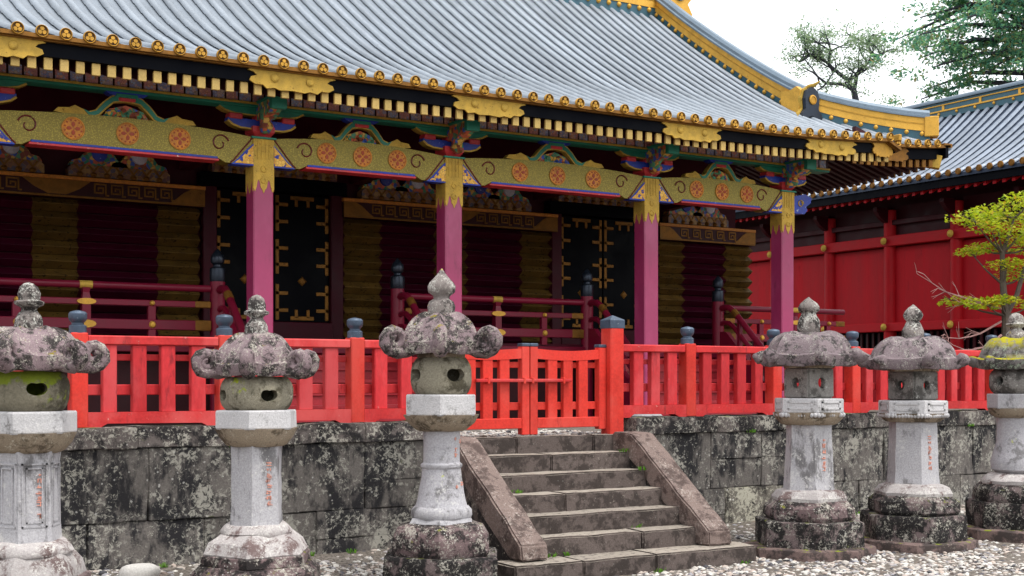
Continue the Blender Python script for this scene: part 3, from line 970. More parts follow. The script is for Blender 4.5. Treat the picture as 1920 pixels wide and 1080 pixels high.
lantern(dict(loc=(3.56, 9.5, G0), seed=2, label='stone lantern with curled roof corners and heart-shaped firebox opening, beside the white rock',
    finial=jewel(1.92, 2.24, .07), roof=(.375, .075, 1.622, 1.69, 1.95, .65, .02), roof_mat='roof_stone', scroll=(.395, 1.724, .086, .044),
    box=('round', .275, 1.355, 1.615, .065, .045, 1.475), box_mat='box_stone', plate=(.325, 1.22, 1.362), plate_mat='white_granite',
    lotus=[(.2, 1.09), (.22, 1.10), (.265, 1.16), (.295, 1.225)], shaft=[(.213, .49), (.205, .6), (.2, 1.0), (.205, 1.1)], shaft_mat='pale_granite',
    ink=([(.03, .64, .98, .045, 8)], .204, .0),
    lower=[('base_ring', 24, [(.26, .42), (.27, .44), (.245, .48), (.22, .5)], 'base_stone'), ('base', 6, [(.40, .27), (.41, .29), (.37, .37), (.29, .43)], 'base_stone'), ('base_ledge', 6, [(.43, .19), (.44, .21), (.43, .27), (.41, .28)], 'plinth_stone'), ('plinth', 6, [(.52, -.17), (.53, -.14), (.52, .15), (.46, .2)], 'plinth_stone')]))
lantern(dict(loc=(5.16, 9.5, G0), seed=3, label='tallest stone lantern with pointed jewel finial and flared waist, beside the steps',
    finial=jewel(2.12, 2.51, .112, True), finial_mat='finial_stone', roof=(.405, .1, 1.802, 1.875, 2.145, .72, .02), roof_mat='roof_stone', scroll=(.435, 1.915, .1, .05),
    box=('round', .252, 1.465, 1.775, .08, .055, 1.63), box_mat='box_stone', neck=(.225, 1.77, 1.81), plate=(.325, 1.30, 1.47), plate_mat='white_granite',
    lotus=[(.17, 1.17), (.2, 1.18), (.27, 1.24), (.305, 1.305)], shaft=[(.218, .54), (.2, .6), (.168, .78), (.16, .86), (.173, .875), (.173, .895), (.153, .91), (.149, 1.05), (.156, 1.18)], shaft_n=24, shaft_mat='shaft_granite',
    ink=([(.055, .95, 1.13, .03, 4), (.11, .97, 1.15, .03, 4), (.055, .64, .74, .035, 2), (.11, .63, .80, .035, 4)], .195, .045),
    lower=[('base_ring', 24, [(.24, .45), (.252, .47), (.25, .52), (.222, .55)], 'pale_granite'), ('base_band', 6, [(.29, .39), (.3, .41), (.27, .46)], 'pale_granite'), ('base', 6, [(.43, .16), (.455, .2), (.455, .31), (.40, .39), (.28, .425)], 'plinth_stone'), ('plinth', 6, [(.53, -.18), (.535, -.14), (.53, .14), (.51, .165)], 'plinth_stone_dark')]))
lantern(dict(loc=(9.40, 9.6, G0), seed=4, label='stone lantern with domed roof and square firebox next to the steps',
    finial=[(.085, 2.02), (.112, 2.06), (.118, 2.12), (.1, 2.19), (.075, 2.235), (.07, 2.26), (.1, 2.28), (.108, 2.31), (.085, 2.35), (.04, 2.39), (.004, 2.42)], roof=(.5, .12, 1.722, 1.80, 2.06, .95, .02), roof_mat='roof_stone_dark', bump=(.49, 1.82, .085),
    box=('square', .18, 1.40, 1.715, .05, .055, 1.56), box_mat='box_stone_grey', neck=(.26, 1.705, 1.74), plate=(.35, 1.26, 1.405), plate_mat='white_granite', panels=True,
    lotus=[(.23, 1.14), (.26, 1.15), (.31, 1.2), (.33, 1.265)], scallop=(.352, 1.245, 64), shaft=[(.262, .49), (.25, .62), (.235, 1.0), (.23, 1.15)], shaft_mat='pale_granite',
    ink=([(.0, .62, 1.02, .05, 7)], .232, .022),
    lower=[('base_ring', 6, [(.38, .38), (.385, .42), (.34, .48), (.27, .5)], 'base_stone'), ('base', 6, [(.44, .19), (.47, .24), (.46, .32), (.38, .39)], 'plinth_stone'), ('plinth', 6, [(.55, -.07), (.56, -.04), (.555, .19), (.54, .2)], 'plinth_stone_dark'), ('ground_slab', 8, [(.65, -.2), (.66, -.17), (.65, -.06), (.63, -.05)], 'slab_stone')]))
lantern(dict(loc=(10.74, 9.45, G0), seed=5, label='stone lantern with domed roof and square firebox, second beyond the steps',
    finial=[(.09, 2.0), (.115, 2.04), (.112, 2.1), (.08, 2.17), (.065, 2.2), (.09, 2.225), (.1, 2.26), (.085, 2.3), (.05, 2.34), (.004, 2.375)], roof=(.5, .12, 1.692, 1.77, 2.03, .95, .02), roof_mat='roof_stone_dark', bump=(.48, 1.79, .08),
    box=('square', .185, 1.37, 1.685, .048, .05, 1.53), box_mat='box_stone_grey', neck=(.265, 1.675, 1.71), plate=(.355, 1.235, 1.375), plate_mat='white_granite', panels=True,
    lotus=[(.25, 1.15), (.27, 1.16), (.31, 1.2), (.33, 1.24)], scallop=(.356, 1.222, 64), shaft=[(.275, .5), (.262, .62), (.25, 1.0), (.245, 1.16)], shaft_mat='pale_granite',
    ink=([(.0, .65, 1.02, .05, 7)], .247, .022),
    lower=[('base_ring', 6, [(.40, .38), (.405, .42), (.36, .48), (.28, .51)], 'base_stone'), ('base', 6, [(.44, .19), (.475, .23), (.47, .33), (.4, .39)], 'plinth_stone_dark'), ('plinth', 6, [(.54, -.08), (.55, -.05), (.545, .18), (.53, .2)], 'plinth_stone_dark'), ('ground_slab', 8, [(.65, -.2), (.66, -.17), (.65, -.07), (.63, -.06)], 'slab_stone')]))
lantern(dict(loc=(12.34, 9.4, G0), seed=6, label='stone lantern with roof thickly covered in yellow moss',
    finial=jewel(2.02, 2.33, .085), roof=(.44, .14, 1.70, 1.78, 2.05, .9, .02), roof_mat='moss_roof_stone', bump=(.43, 1.79, .07),
    box=('round', .285, 1.43, 1.705, .045, .05, 1.58), box_mat='box_stone_grey', plate=(.31, 1.27, 1.435), plate_mat='pale_granite',
    lotus=[(.2, 1.17), (.23, 1.18), (.27, 1.22), (.29, 1.275)], shaft=[(.2, .55), (.265, .6), (.275, .68), (.24, .8), (.215, .9), (.205, 1.05), (.21, 1.18)], shaft_n=12, shaft_mat='shaft_granite',
    ink=([(.02, .9, 1.1, .04, 4)], .235, .0),
    lower=[('base_ring', 12, [(.36, .44), (.37, .48), (.3, .54), (.22, .57)], 'base_stone'), ('base', 6, [(.45, .24), (.465, .28), (.45, .39), (.38, .45)], 'plinth_stone_dark'), ('plinth', 6, [(.53, -.04), (.54, -.01), (.535, .22), (.52, .25)], 'plinth_stone_dark'), ('ground_slab', 8, [(.64, -.2), (.65, -.17), (.64, -.04), (.62, -.03)], 'slab_stone')]))

# ------------------------------------------------------------------ main hall (storehouse)
hall = thing('storehouse', 'long red and gold shrine storehouse with grey tiled hip-and-gable roof and pillared porch', 'shrine building', (8, 19, .985))
XL = -.7
PROF = [(14.35, 5.27), (15.3, 5.55), (16.98, 6.27), (18.4, 7.1), (20.03, 8.18), (21.2, 9.04)]
def zr(y):
    p = PROF
    if y <= p[0][0]: return p[0][1] + (y - p[0][0]) * .27
    if y >= p[-1][0]: y = 2 * p[-1][0] - y
    for i in range(len(p) - 1):
        if y <= p[i + 1][0] or i == len(p) - 2:
            x0, y0 = p[i]; x1, y1 = p[i + 1]
            sl = lambda k: (p[min(k + 1, len(p) - 1)][1] - p[max(k - 1, 0)][1]) / (p[min(k + 1, len(p) - 1)][0] - p[max(k - 1, 0)][0])
            h = x1 - x0; t_ = (y - x0) / h
            m0, m1 = sl(i) * h, sl(i + 1) * h
            return (2 * t_**3 - 3 * t_**2 + 1) * y0 + (t_**3 - 2 * t_**2 + t_) * m0 + (-2 * t_**3 + 3 * t_**2) * y1 + (t_**3 - t_**2) * m1
XP, XG, XC, YE, YM, YR = 16.03, 16.5, 18.36, 14.35, 15.3, 21.2
def lift(x, y):
    if x <= XP:
        return .14 * max(0, (x - 12.6) / 3.43) ** 2 * max(0, 1 - (y - YE) / 2.6)
    d = max(x - XP, 0) / 2.33
    return .13 * d ** 2 * max(0, 1 - (y - YM) / 3)
def rz(x, y): return zr(y) + lift(x, y)
def slab(rows, th, name, mat, parent, smooth=True):
    """closed sheet from a grid of points, th thick downwards"""
    m, n = len(rows), len(rows[0])
    mb = MB()
    top = [tuple(p) for r in rows for p in r]
    mb.v = top + [(x, y, z - th) for x, y, z in top]
    o = m * n
    for j in range(m - 1):
        for i in range(n - 1):
            a, b, c, d = j * n + i, j * n + i + 1, (j + 1) * n + i + 1, (j + 1) * n + i
            mb.f.append((a, b, c, d)); mb.f.append((a + o, d + o, c + o, b + o))
    for j in range(m - 1):
        for i in (0, n - 1):
            mb.f.append((j * n + i, (j + 1) * n + i, (j + 1) * n + i + o, j * n + i + o))
    for i in range(n - 1):
        for j in (0, m - 1):
            mb.f.append((j * n + i, j * n + i + 1, j * n + i + 1 + o, j * n + i + o))
    return obj(name, mb, mat, parent, (0, 0, 0), smooth, 40)
lerp = lambda a, b, t_: a + (b - a) * t_
frange = lambda a, b, n: [a + (b - a) * i / (n - 1) for i in range(n)]
roof = slab([[(x, y, rz(x, y) - .045) for x in [XL] + frange(12.4, XP, 8)] for y in frange(YE + .12, YR, 26)], .05, 'roof', 'copper_pan', hall)
slab([[(x, y, rz(x, y) - .045) for x in frange(XP, XG + .3, 3)] for y in frange(YM + .12, YR, 22)], .07, 'roof_slope', 'copper_pan', roof)
slab([[(x, YM + .12 + (XC - .12 - x) * v, rz(x, YM + .12 + (XC - .12 - x) * v) - .045) for x in frange(XG + .3, XC - .12, 8)] for v in frange(0, 1, 7)], .07, 'roof_slope', 'copper_pan', roof)
def side_z(x, y):
    return zr(YM + (XC - x)) + .13 * max(0, 1 - (y - YM) / 3.0) ** 2 * max(0, 1 - (XC - x) / 2.6)
slab([[(x, lerp(YM + (XC - x), 2 * YR - YM - (XC - x), v), side_z(x, lerp(YM + (XC - x), 2 * YR - YM - (XC - x), v)) - .045) for v in frange(0, 1, 24)] for x in frange(XC, XG - .1, 8)], .07, 'roof_slope', 'copper_pan', roof)
slab([[(x, y, zr(y) - .045) for x in (XL, XG + .25)] for y in frange(YR, 2 * YR - YM, 14)], .07, 'roof_slope', 'copper_pan', roof)
# gable board
gp = [(y, zr(y) - .05) for y in frange(17.0, YR, 10)] + [(2 * YR - y, zr(y) - .05) for y in frange(17.0, YR, 10)[::-1][1:]]
obj('gable_wall', MB().prism(gp, XG - .12, XG - .04, 'x'), 'dark_red', hall)

# tile ribs, each with its round gilt end tile bearing the three-leaf crest
def rib_mesh(y0, y1, zf, n=18, r=.052):
    mb = MB(); pts = []; rd = []
    for i in range(n):
        a = y0 + (y1 - y0) * i / n; b = y0 + (y1 - y0) * (i + 1) / n
        pts += [(0, a, zf(a) - .02), (0, b - .004, zf(b) - .02)]
        rd += [r * 1.1, r * .96]
    n_ = 7; vs_ = []
    for p, q in zip(pts, rd):
        for i in range(n_):
            a = PI * i / (n_ - 1)
            vs_.append((math.cos(a) * q, p[1], p[2] + math.sin(a) * q * .9 - .006))
    fs = []
    for k in range(len(pts) - 1):
        for i in range(n_ - 1):
            fs.append((k * n_ + i, k * n_ + i + 1, (k + 1) * n_ + i + 1, (k + 1) * n_ + i))
    fs.append(tuple(range(n_))); fs.append(tuple((len(pts) - 1) * n_ + i for i in range(n_)))
    mb.add(vs_, fs)
    return mb.mesh('tile_rib', True, 50)
def disc_mesh(r, crest=True):
    mb = MB()
    if not crest:
        mb.lathe([(r * .95, 0), (r * .96, .006), (r * .96, .02), (.002, .02)], 18)
    else:
        n_ = 18                                            # raised rim
        for q, z in ((1.0, .0), (1.0, .034), (.92, .042), (.83, .036), (.81, .01)):
            mb.v += [(r * q * math.cos(2 * PI * i / n_), r * q * math.sin(2 * PI * i / n_), z) for i in range(n_)]
        mb.f += [(k * n_ + i, k * n_ + (i + 1) % n_, (k + 1) % 5 * n_ + (i + 1) % n_, (k + 1) % 5 * n_ + i) for k in range(5) for i in range(n_)]
        for k in range(3):
            a = PI / 2 + k * 2 * PI / 3
            ol = []
            for i in range(9):
                b = 2 * PI * i / 9
                rr = r * .33 * (1 - .22 * max(0, math.cos(b)) ** 4)
                u, v = r * .40 + rr * math.cos(b), rr * math.sin(b)
                ol.append((u * math.cos(a) - v * math.sin(a), u * math.sin(a) + v * math.cos(a)))
            mb.prism(ol, .012, .036, 'z')
    mb.v = [(x, -z, y) for x, y, z in mb.v]
    return mb.mesh('crest' if crest else 'end_tile', True, 35)
disc_me = disc_mesh(.068, False); crest_me = disc_mesh(.068)
rib_me = rib_mesh(YE + .02, YR, zr)
PIT = .246
x = 2.612 * YE / 13.6
while x > XL + .2: x -= PIT
while x < XC - .15:
    if x < XP - .03:
        ye = YE
        me = rib_me if x < 12.7 else rib_mesh(YE + .02, YR, lambda y, x=x: rz(x, y))
        rb = obj('tile_rib', me, 'copper_tile', hall, (x, 0, 0))
    else:
        ye = YM
        yt = YR if x < XG - .05 else YM + (XC - x) + .02
        if abs(x - XG) < .16: yt = 16.9
        rb = obj('tile_rib', rib_mesh(YM + .02, yt, lambda y, x=x: rz(x, y), max(3, int((yt - YM) / .36))), 'copper_tile', hall, (x, 0, 0))
    et = obj('end_tile', disc_me, 'gilt_ground', hall, (x, ye + .02, rz(x, ye) - .0))
    obj('crest', crest_me, 'gilt', et, (x, ye + .02, rz(x, ye) - .0))
    x += PIT
# ribs of the end slope, seen edge-on above the corner
for i in range(9):
    y = YM + .25 + i * PIT
    mb = MB()
    xt = max(XG + .1, XC - (y - YM))
    pts = [(lerp(XC - .02, xt, k / 6), y, side_z(lerp(XC - .02, xt, k / 6), y) - .02) for k in range(7)]
    obj('tile_rib', mb.tube(pts, .06, 7), 'copper_tile', hall, (0, 0, 0), True)

# eaves: gilt band, dark fascia, flying rafters with gilt ends
def xsweep(x0, x1, sec, zf, name, mat, parent, n=14):
    pts = [(x, 0, zf(x)) for x in ([x0] + [q for q in frange(12.4, x1, n) if q > x0 + .05] if x0 < 12 else frange(x0, x1, n))]
    return obj(name, MB().sweep(pts, sec, (0, 1, 0)), mat, parent)
zl = lambda x: lift(x, YE)
SECB = lambda y0, y1, z0, z1: [(y0, z0), (y1, z0), (y1, z1), (y0, z1)]
eav = xsweep(XL, XP, SECB(14.455, 14.53, 5.035, 5.205), zl, 'fascia', 'navy_board', hall)
xsweep(XL, XP + .02, SECB(14.35, 14.56, 5.2, 5.244), zl, 'eave_band', 'gilt_dull', eav)
xsweep(XL, XP + .015, SECB(14.40, 14.55, 5.185, 5.202), zl, 'eave_lip', 'gilt_dull', eav)
zlm = lambda x: lift(max(x, XP + .001), YM)
dz = zr(YM) - 5.27 - .005
dy = YM - YE
fm = xsweep(XP + .03, XC - .12, SECB(14.455 + dy, 14.53 + dy, 5.02 + dz, 5.2 + dz), zlm, 'fascia', 'navy_board', hall)
xsweep(XP + .025, XC - .02, SECB(14.35 + dy, 14.56 + dy, 5.2 + dz, 5.244 + dz), zlm, 'eave_band', 'gilt_dull', fm)
obj('eave_end', MB().box(XP - .03, XP + .035, YE + .0, YM + .1, 5.27 + .14 - .055, 5.27 + .14 + .05, .01), 'gilt', hall)
# side eave, running back
sy = [YM - .0, YM + .7, YM + 1.4, YM + 2.2, YM + 3, YR + 4]
sf = obj('fascia', MB().sweep([(XC - .15, y, 5.02 + dz + .13 * max(0, 1 - (y - YM) / 3) ** 2) for y in sy], [(0, 0), (.07, 0), (.07, .18), (0, .18)], (1, 0, 0)), 'navy_board', hall)
obj('eave_band', MB().sweep([(XC - .18, y, 5.2 + dz + .13 * max(0, 1 - (y - YM) / 3) ** 2) for y in sy], [(0, 0), (.2, 0), (.2, .065), (0, .065)], (1, 0, 0)), 'gilt_dull', sf)

SL = .285
raf_me = MB().prism([(0, 0), (0, .122), (1.25, .122 + 1.25 * SL), (1.25, 1.25 * SL)], -.041, .041, 'x').mesh('rafter')
cap_r = MB().box(-.045, .045, -.012, .03, -.004, .127, .004).mesh('rafter_cap')
RP = .168
k = 0
x = XL + .1
painted_me = MB().box(-.072, .072, 0, .02, 0, .125, .004).mesh('painted_panel')
while x < XP - .05:
    o = obj('rafter', raf_me, 'dark_timber', hall, (x, 14.5, 4.905 + zl(x)))
    obj('rafter_cap', cap_r, 'gilt_cap', o, (x, 14.5, 4.905 + zl(x)))
    if x < 15.4:
        obj('painted_panel', painted_me, 'painted_blue' if k % 2 else 'painted_red', hall, (x, 15.372, 5.008))
    x += RP; k += 1
x = XP + .12
while x < XC - .25:
    o = obj('rafter', raf_me, 'dark_timber', hall, (x, 14.5 + dy, 4.89 + dz + zlm(x)))
    obj('rafter_cap', cap_r, 'gilt_dull', o, (x, 14.5 + dy, 4.89 + dz + zlm(x)))
    x += RP
# side rafters: run outwards in x
srf = MB().prism([(0, 0), (0, .11), (-1.7, .11 + 1.7 * SL), (-1.7, 1.7 * SL)], -.04, .04, 'y')
srf.v = [(a, b, c) for a, b, c in srf.v]
srf_me = srf.mesh('side_rafter')
scap = MB().box(-.03, .012, -.044, .044, -.004, .115, .004).mesh('rafter_cap')
for i in range(26):
    y = YM + .45 + i * RP
    zz = 4.89 + dz + .13 * max(0, 1 - (y - YM) / 3) ** 2
    o = obj('rafter', srf_me, 'dark_timber', hall, (XC - .2, y, zz))
    obj('rafter_cap', scap, 'gilt_dull', o, (XC - .2, y, zz))
# corner hip rafter with gilt head
hipr = MB().box(-.07, .07, 0, 2.2, -.09, .1, .006)
o = obj('hip_rafter', hipr, 'dark_timber', hall, (XC - .16, YM + .14, 4.94 + dz + .13), rot=(R(13), 0, R(45)))
obj('hip_rafter_head', MB().box(-.09, .09, -.03, .42, -.11, .12, .01), 'gilt_pale', o, (XC - .16, YM + .14, 4.94 + dz + .13))
# soffit boards
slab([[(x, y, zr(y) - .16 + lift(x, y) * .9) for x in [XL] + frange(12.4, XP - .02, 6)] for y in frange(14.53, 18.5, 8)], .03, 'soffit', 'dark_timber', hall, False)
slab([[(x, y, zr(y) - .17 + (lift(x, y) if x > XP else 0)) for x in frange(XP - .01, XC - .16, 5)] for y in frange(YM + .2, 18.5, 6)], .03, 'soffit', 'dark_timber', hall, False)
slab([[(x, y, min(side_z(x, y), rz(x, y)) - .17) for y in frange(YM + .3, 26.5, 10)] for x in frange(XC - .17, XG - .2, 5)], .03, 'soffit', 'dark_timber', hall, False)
# ceiling rafters behind the purlin
crf = MB().prism([(0, 0), (0, .1), (2.9, .1 + 2.9 * .44), (2.9, 2.9 * .44)], -.045, .045, 'x').mesh('ceiling_rafter')
x = XL + .2
while x < XP:
    obj('ceiling_rafter', crf, 'dark_timber', hall, (x, 15.62, 5.2)); x += .34

# gilt cloud-shaped fittings on the fascia
half = [(0, .46), (.50, .47), (.60, .36), (.66, .44), (.80, .42), (1.0, .24), (.86, .16), (.80, .04), (.93, -.04), (.96, -.2), (.84, -.34), (.66, -.34), (.58, -.48), (.40, -.42), (.28, -.5), (0, -.46)]
cloud = [(u * .55, v * .27) for u, v in half] + [(-u * .55, v * .27) for u, v in half[::-1][1:-1]]
fit_me = MB().prism(cloud, -.012, .012, 'y')
for q in (-.22, .22):
    m_ = MB().lathe([(.05, 0), (.05, .014), (.03, .024), (.004, .026)], 14); m_.v = [(x + q, -z - .01, y) for x, y, z in m_.v]
    fit_me.add(m_.v, m_.f)
fit_me = fit_me.mesh('eave_fitting')
PX = [-.18, 2.51, 5.85, 8.54, 11.88, 14.6]
for p in PX:
    obj('eave_fitting', fit_me, 'gilt_pale', hall, (p, 14.44, 5.105 + zl(p)), rot=(0, 0, 0))
obj('eave_fitting', MB().prism([(u * .42, v) for u, v in cloud], -.012, .012, 'y'), 'gilt', hall, (15.72, 14.44, 5.10 + zl(15.7)))
obj('eave_fitting', MB().prism([(u * .7, v) for u, v in cloud], -.012, .012, 'y'), 'gilt_dull', hall, (17.0, 14.44 + dy, 5.1 + dz + zlm(17.0)))

# purlin with painted squares, green and gilt mouldings
pl = obj('purlin', MB().box(XL, 15.5, 15.39, 15.62, 4.965, 5.2), 'dark_timber', hall)
obj('moulding', MB().box(XL, 15.5, 15.36, 15.60, 4.945, 4.975, .004), 'pigment_green', pl)
obj('moulding', MB().box(XL, 15.5, 15.345, 15.59, 4.976, 5.004, .004), 'gilt_pale', pl)

# pillars
YP = 15.5
def sheath(h0, h1):
    """gilt sleeve with a cusped lower edge on each face"""
    mb = MB(); w = .131; t_ = .006
    cus = [(-w, h1), (w, h1), (w, h0 + .02), (w * .86, h0 - .02), (w * .72, h0 + .03), (w * .62, h0 + .10), (w * .5, h0 + .13), (w * .38, h0 + .09), (w * .3, h0 + .03), (w * .16, h0 + .01), (0, h0 - .04), (-w * .16, h0 + .01), (-w * .3, h0 + .03), (-w * .38, h0 + .09), (-w * .5, h0 + .13), (-w * .62, h0 + .10), (-w * .72, h0 + .03), (-w * .86, h0 - .02), (-w, h0 + .02)]
    mb.prism(cus, -w - t_, -w + .004, 'y'); mb.prism(cus, w - .004, w + t_, 'y')
    mb.prism(cus, -w - t_, -w + .004, 'x'); mb.prism(cus, w - .004, w + t_, 'x')
    for q in (-.075, -.025, .025, .075):
        mb.box(q - .009, q + .009, -w - .012, -w, h1 - .26, h1 - .01)
        mb.box(-w - .012, -w, q - .009, q + .009, h1 - .26, h1 - .01)
    for z_ in (h1 - .38, h1 - .52):
        m_ = MB().lathe([(.045, 0), (.04, .012), (.02, .016), (.018, .008), (.002, .008)], 10)
        mb.add([(x, -w - t_ - z * .8, y + z_) for x, y, z in m_.v], m_.f)
    return mb.mesh('gilt_sheath')
sh_me = sheath(3.93 - .985, 4.57 - .985)
pil_me = MB().box(-.13, .13, -.13, .13, 0, 3.6, .014).mesh('pillar')
arm_lo = [(-.44, .10), (-.44, .06), (-.38, .015), (-.28, -.015), (-.14, -.02), (.14, -.02), (.28, -.015), (.38, .015), (.44, .06), (.44, .10)]
for p in PX:
    po = obj('pillar', pil_me, 'rose_lacquer', hall, (p, YP, .985))
    obj('gilt_sheath', sh_me, 'gilt_pale', po, (p, YP, .985))
    obj('pillar_base', MB().lathe([(.26, 0), (.26, .05), (.21, .1)], 20), 'pale_granite', po, (p, YP, .98))
    # bracket complex
    b = obj('bracket', MB().lathe([(.13, 4.565), (.15, 4.60), (.2, 4.65), (.2, 4.715)], 4, PI / 4), 'pigment_red', hall, (p, YP, 0))
    obj('bracket_plate', MB().box(-.16, .16, -.16, .16, 4.56, 4.585, .004), 'pigment_green', b, (p, YP, 0))
    obj('bracket_arm', MB().prism([(u, v + 4.70) for u, v in arm_lo], -.06, .06, 'y'), 'pigment_blue', b, (p, YP - .02, 0))
    obj('bracket_arm_edge', MB().prism([(u * 1.02, v + 4.695) for u, v in arm_lo[1:-1]] + [(u * .98, v + 4.715) for u, v in arm_lo[1:-1][::-1]], -.066, .066, 'y'), 'gilt_pale', b, (p, YP - .02, 0))
    for q in (-.34, 0, .34):
        obj('bearing_block', MB().box(-.085, .085, -.085, .085, 4.79, 4.86, .012), 'pigment_red', b, (p + q, YP - .02, 0))
    obj('bracket_arm', MB().prism([(u * 1.25, v * .9 + 4.87) for u, v in arm_lo], -.055, .055, 'y'), 'pigment_green', b, (p, YP - .02, 0))
    obj('bracket_arm_edge', MB().prism([(u * 1.27, v * .9 + 4.866) for u, v in arm_lo[1:-1]] + [(u * 1.23, v * .9 + 4.882) for u, v in arm_lo[1:-1][::-1]], -.061, .061, 'y'), 'gilt_pale', b, (p, YP - .02, 0))
    # beam nose towards the front, carved below
    nose = [(15.45, 4.80), (15.2, 4.78), (15.05, 4.82), (14.95, 4.86), (14.88, 4.86), (14.88, 5.0), (15.45, 5.06)]
    obj('beam_nose', MB().prism(nose, -.075, .075, 'x'), 'carving', b, (p, 0, 0))
    obj('beam_nose_head', MB().box(-.1, .1, 14.84, 14.92, 4.85, 5.01, .006), 'pigment_green', b, (p, 0, 0))
    obj('beam_nose_head', MB().box(-.1, .1, 14.93, 15.4, 4.985, 5.02, .004), 'pigment_green', b, (p, 0, 0))
    lion = MB().lathe([(.02, 4.62), (.06, 4.64), (.085, 4.69), (.07, 4.75), (.08, 4.8), (.05, 4.86), (.01, 4.88)], 10)
    rough(lion, .03, 14, p); lion.v = [(x, y * 1.6 - .22, z) for x, y, z in lion.v]
    obj('carved_beast_head', lion, 'carving', b, (p, YP, 0), True)

# rainbow beams, medallions, frog-leg struts
def medallion():
    mb = MB().lathe([(.13, 0), (.132, .006), (.132, .016), (.118, .02), (.112, .012), (.002, .012)], 28)
    return mb
def rot_front(mb):
    mb.v = [(x, -z, y) for x, y, z in mb.v]; return mb
med_rim = rot_front(medallion()).mesh('medallion', True, 30)
cr = MB()
for k in range(4):
    a = k * PI / 2
    ol = [(math.cos(a + s_) * q, math.sin(a + s_) * q) for s_, q in ((0, .012), (.5, .045), (.25, .07), (0, .078), (-.25, .07), (-.5, .045))]
    cr.prism(ol, .01, .019, 'z')
for k in range(12):
    a = 2 * PI * k / 12 + .26
    cr.lathe([(.012, .01), (.01, .018), (.002, .019)], 6, 0, (math.cos(a) * .096, math.sin(a) * .096))
cr_me = rot_front(cr).mesh('medallion_flower')
YB = YP - .1
for p0, p1 in zip(PX[:-1], PX[1:]):
    a, b = p0 + .125, p1 - .125
    L = b - a; cx = (a + b) / 2
    N = 14
    top = [(lerp(a, b, i / N), 4.575 + .075 * math.sin(PI * i / N) ** .8) for i in range(N + 1)]
    bot = [(b, 4.36), (b - .22, 4.235), (b - .36, 4.235), (b - .46, 4.285), (a + .46, 4.285), (a + .36, 4.235), (a + .22, 4.235), (a, 4.36)]
    bo = obj('rainbow_beam', MB().prism(top + bot, YB - .02, YB + .21, 'y'), 'brocade', hall)
    obj('beam_stripe', MB().box(a + .46, b - .46, YB - .03, YB + .1, 4.270, 4.296, .004), 'pigment_blue', bo)
    obj('beam_underside', MB().box(a + .44, b - .44, YB - .024, YB + .2, 4.245, 4.272, .004), 'pigment_red', bo)
    n_med = 3
    sp = .5 if L < 2.8 else .62
    for q in (-sp, 0, sp):
        m_ = obj('medallion', med_rim, 'orange_gilt', bo, (cx + q, YB - .018, 4.465))
        obj('medallion_flower', cr_me, 'vermilion_ink', m_, (cx + q, YB - .018, 4.465))
    for s_, e in ((1, a), (-1, b)):
        sc = []
        for i in range(22):
            u = i / 21
            an = PI * .9 - u * 2.9 * PI * .72
            rr = .115 * (1 - .68 * u)
            sc.append((e + s_ * (.43 + rr * math.cos(an)), YB - .024, 4.46 + rr * math.sin(an)))
        sc = [(e + s_ * .16, YB - .024, 4.40), (e + s_ * .24, YB - .024, 4.31), (e + s_ * .30, YB - .024, 4.36)][:0] + sc
        obj('scroll_line', MB().tube(sc, [.011 * (1 - .3 * i / 21) for i in range(22)], 6), 'scroll_red', bo, (0, 0, 0), True)
        obj('scroll_line', MB().tube([(e + s_ * .02, YB - .022, 4.56), (e + s_ * .12, YB - .022, 4.44), (e + s_ * .26, YB - .022, 4.27), (e + s_ * .3, YB - .022, 4.24)], .010, 6), 'scroll_red', bo, (0, 0, 0), True)
        tri = [(e, 4.50), (e, 4.222), (e + s_ * .29, 4.222), (e + s_ * .2, 4.30), (e + s_ * .1, 4.41)]
        tb = obj('corner_bracket', MB().prism(tri, YB - .034, YB + .12, 'y'), 'pigment_blue', bo)
        tri2 = [(e + s_ * .01, 4.47), (e + s_ * .01, 4.24), (e + s_ * .25, 4.24), (e + s_ * .17, 4.30), (e + s_ * .08, 4.4)]
        obj('filigree', MB().prism(tri2, YB - .042, YB - .03, 'y'), 'filigree', tb)
    # frog-leg strut
    kx = 1.0 if L > 2.8 else .86
    leg = [(-.78, .0), (-.74, .045), (-.62, .055), (-.56, .085), (-.5, .06), (-.42, .035), (-.34, .06), (-.26, .15), (-.18, .215), (-.1, .25), (.1, .25), (.18, .215), (.26, .15), (.34, .06), (.42, .035), (.5, .06), (.56, .085), (.62, .055), (.74, .045), (.78, .0), (.4, -.035), (.3, .0), (.22, .08), (.14, .15), (0, .17), (-.14, .15), (-.22, .08), (-.3, .0), (-.4, -.035)]
    leg = [(u * kx * 1.06, v * 1.12) for u, v in leg]
    zb = 4.648
    kz = obj('frog_leg_strut', MB().prism(leg, -.05, .05, 'y'), 'gilt_pale', hall, (cx, YB + .05, zb))
    leg2 = [(-.47, .052), (-.4, .026), (-.33, .05), (-.25, .14), (-.17, .203), (-.1, .236), (.1, .236), (.17, .203), (.25, .14), (.33, .05), (.4, .026), (.47, .052), (.4, -.018), (.31, .014), (.23, .094), (.15, .163), (0, .184), (-.15, .163), (-.23, .094), (-.31, .014), (-.4, -.018)]
    obj('strut_inlay', MB().prism([(u * kx * 1.06, v * 1.12) for u, v in leg2], -.058, -.045, 'y'), 'pigment_green', kz, (cx, YB + .05, zb))
    car = MB()
    rq = random.Random(int(cx * 10))
    for i in range(16):
        u = rq.uniform(-.22, .22) * kx; v = rq.uniform(-.0, .13) * (1 - abs(u) / .3)
        s_ = rq.uniform(.03, .055)
        car.lathe([(s_ * .4, v - s_ * .8), (s_, v - s_ * .2), (s_ * .8, v + s_ * .5), (.004, v + s_)], 7, rq.random(), (u, rq.uniform(-.02, .03)))
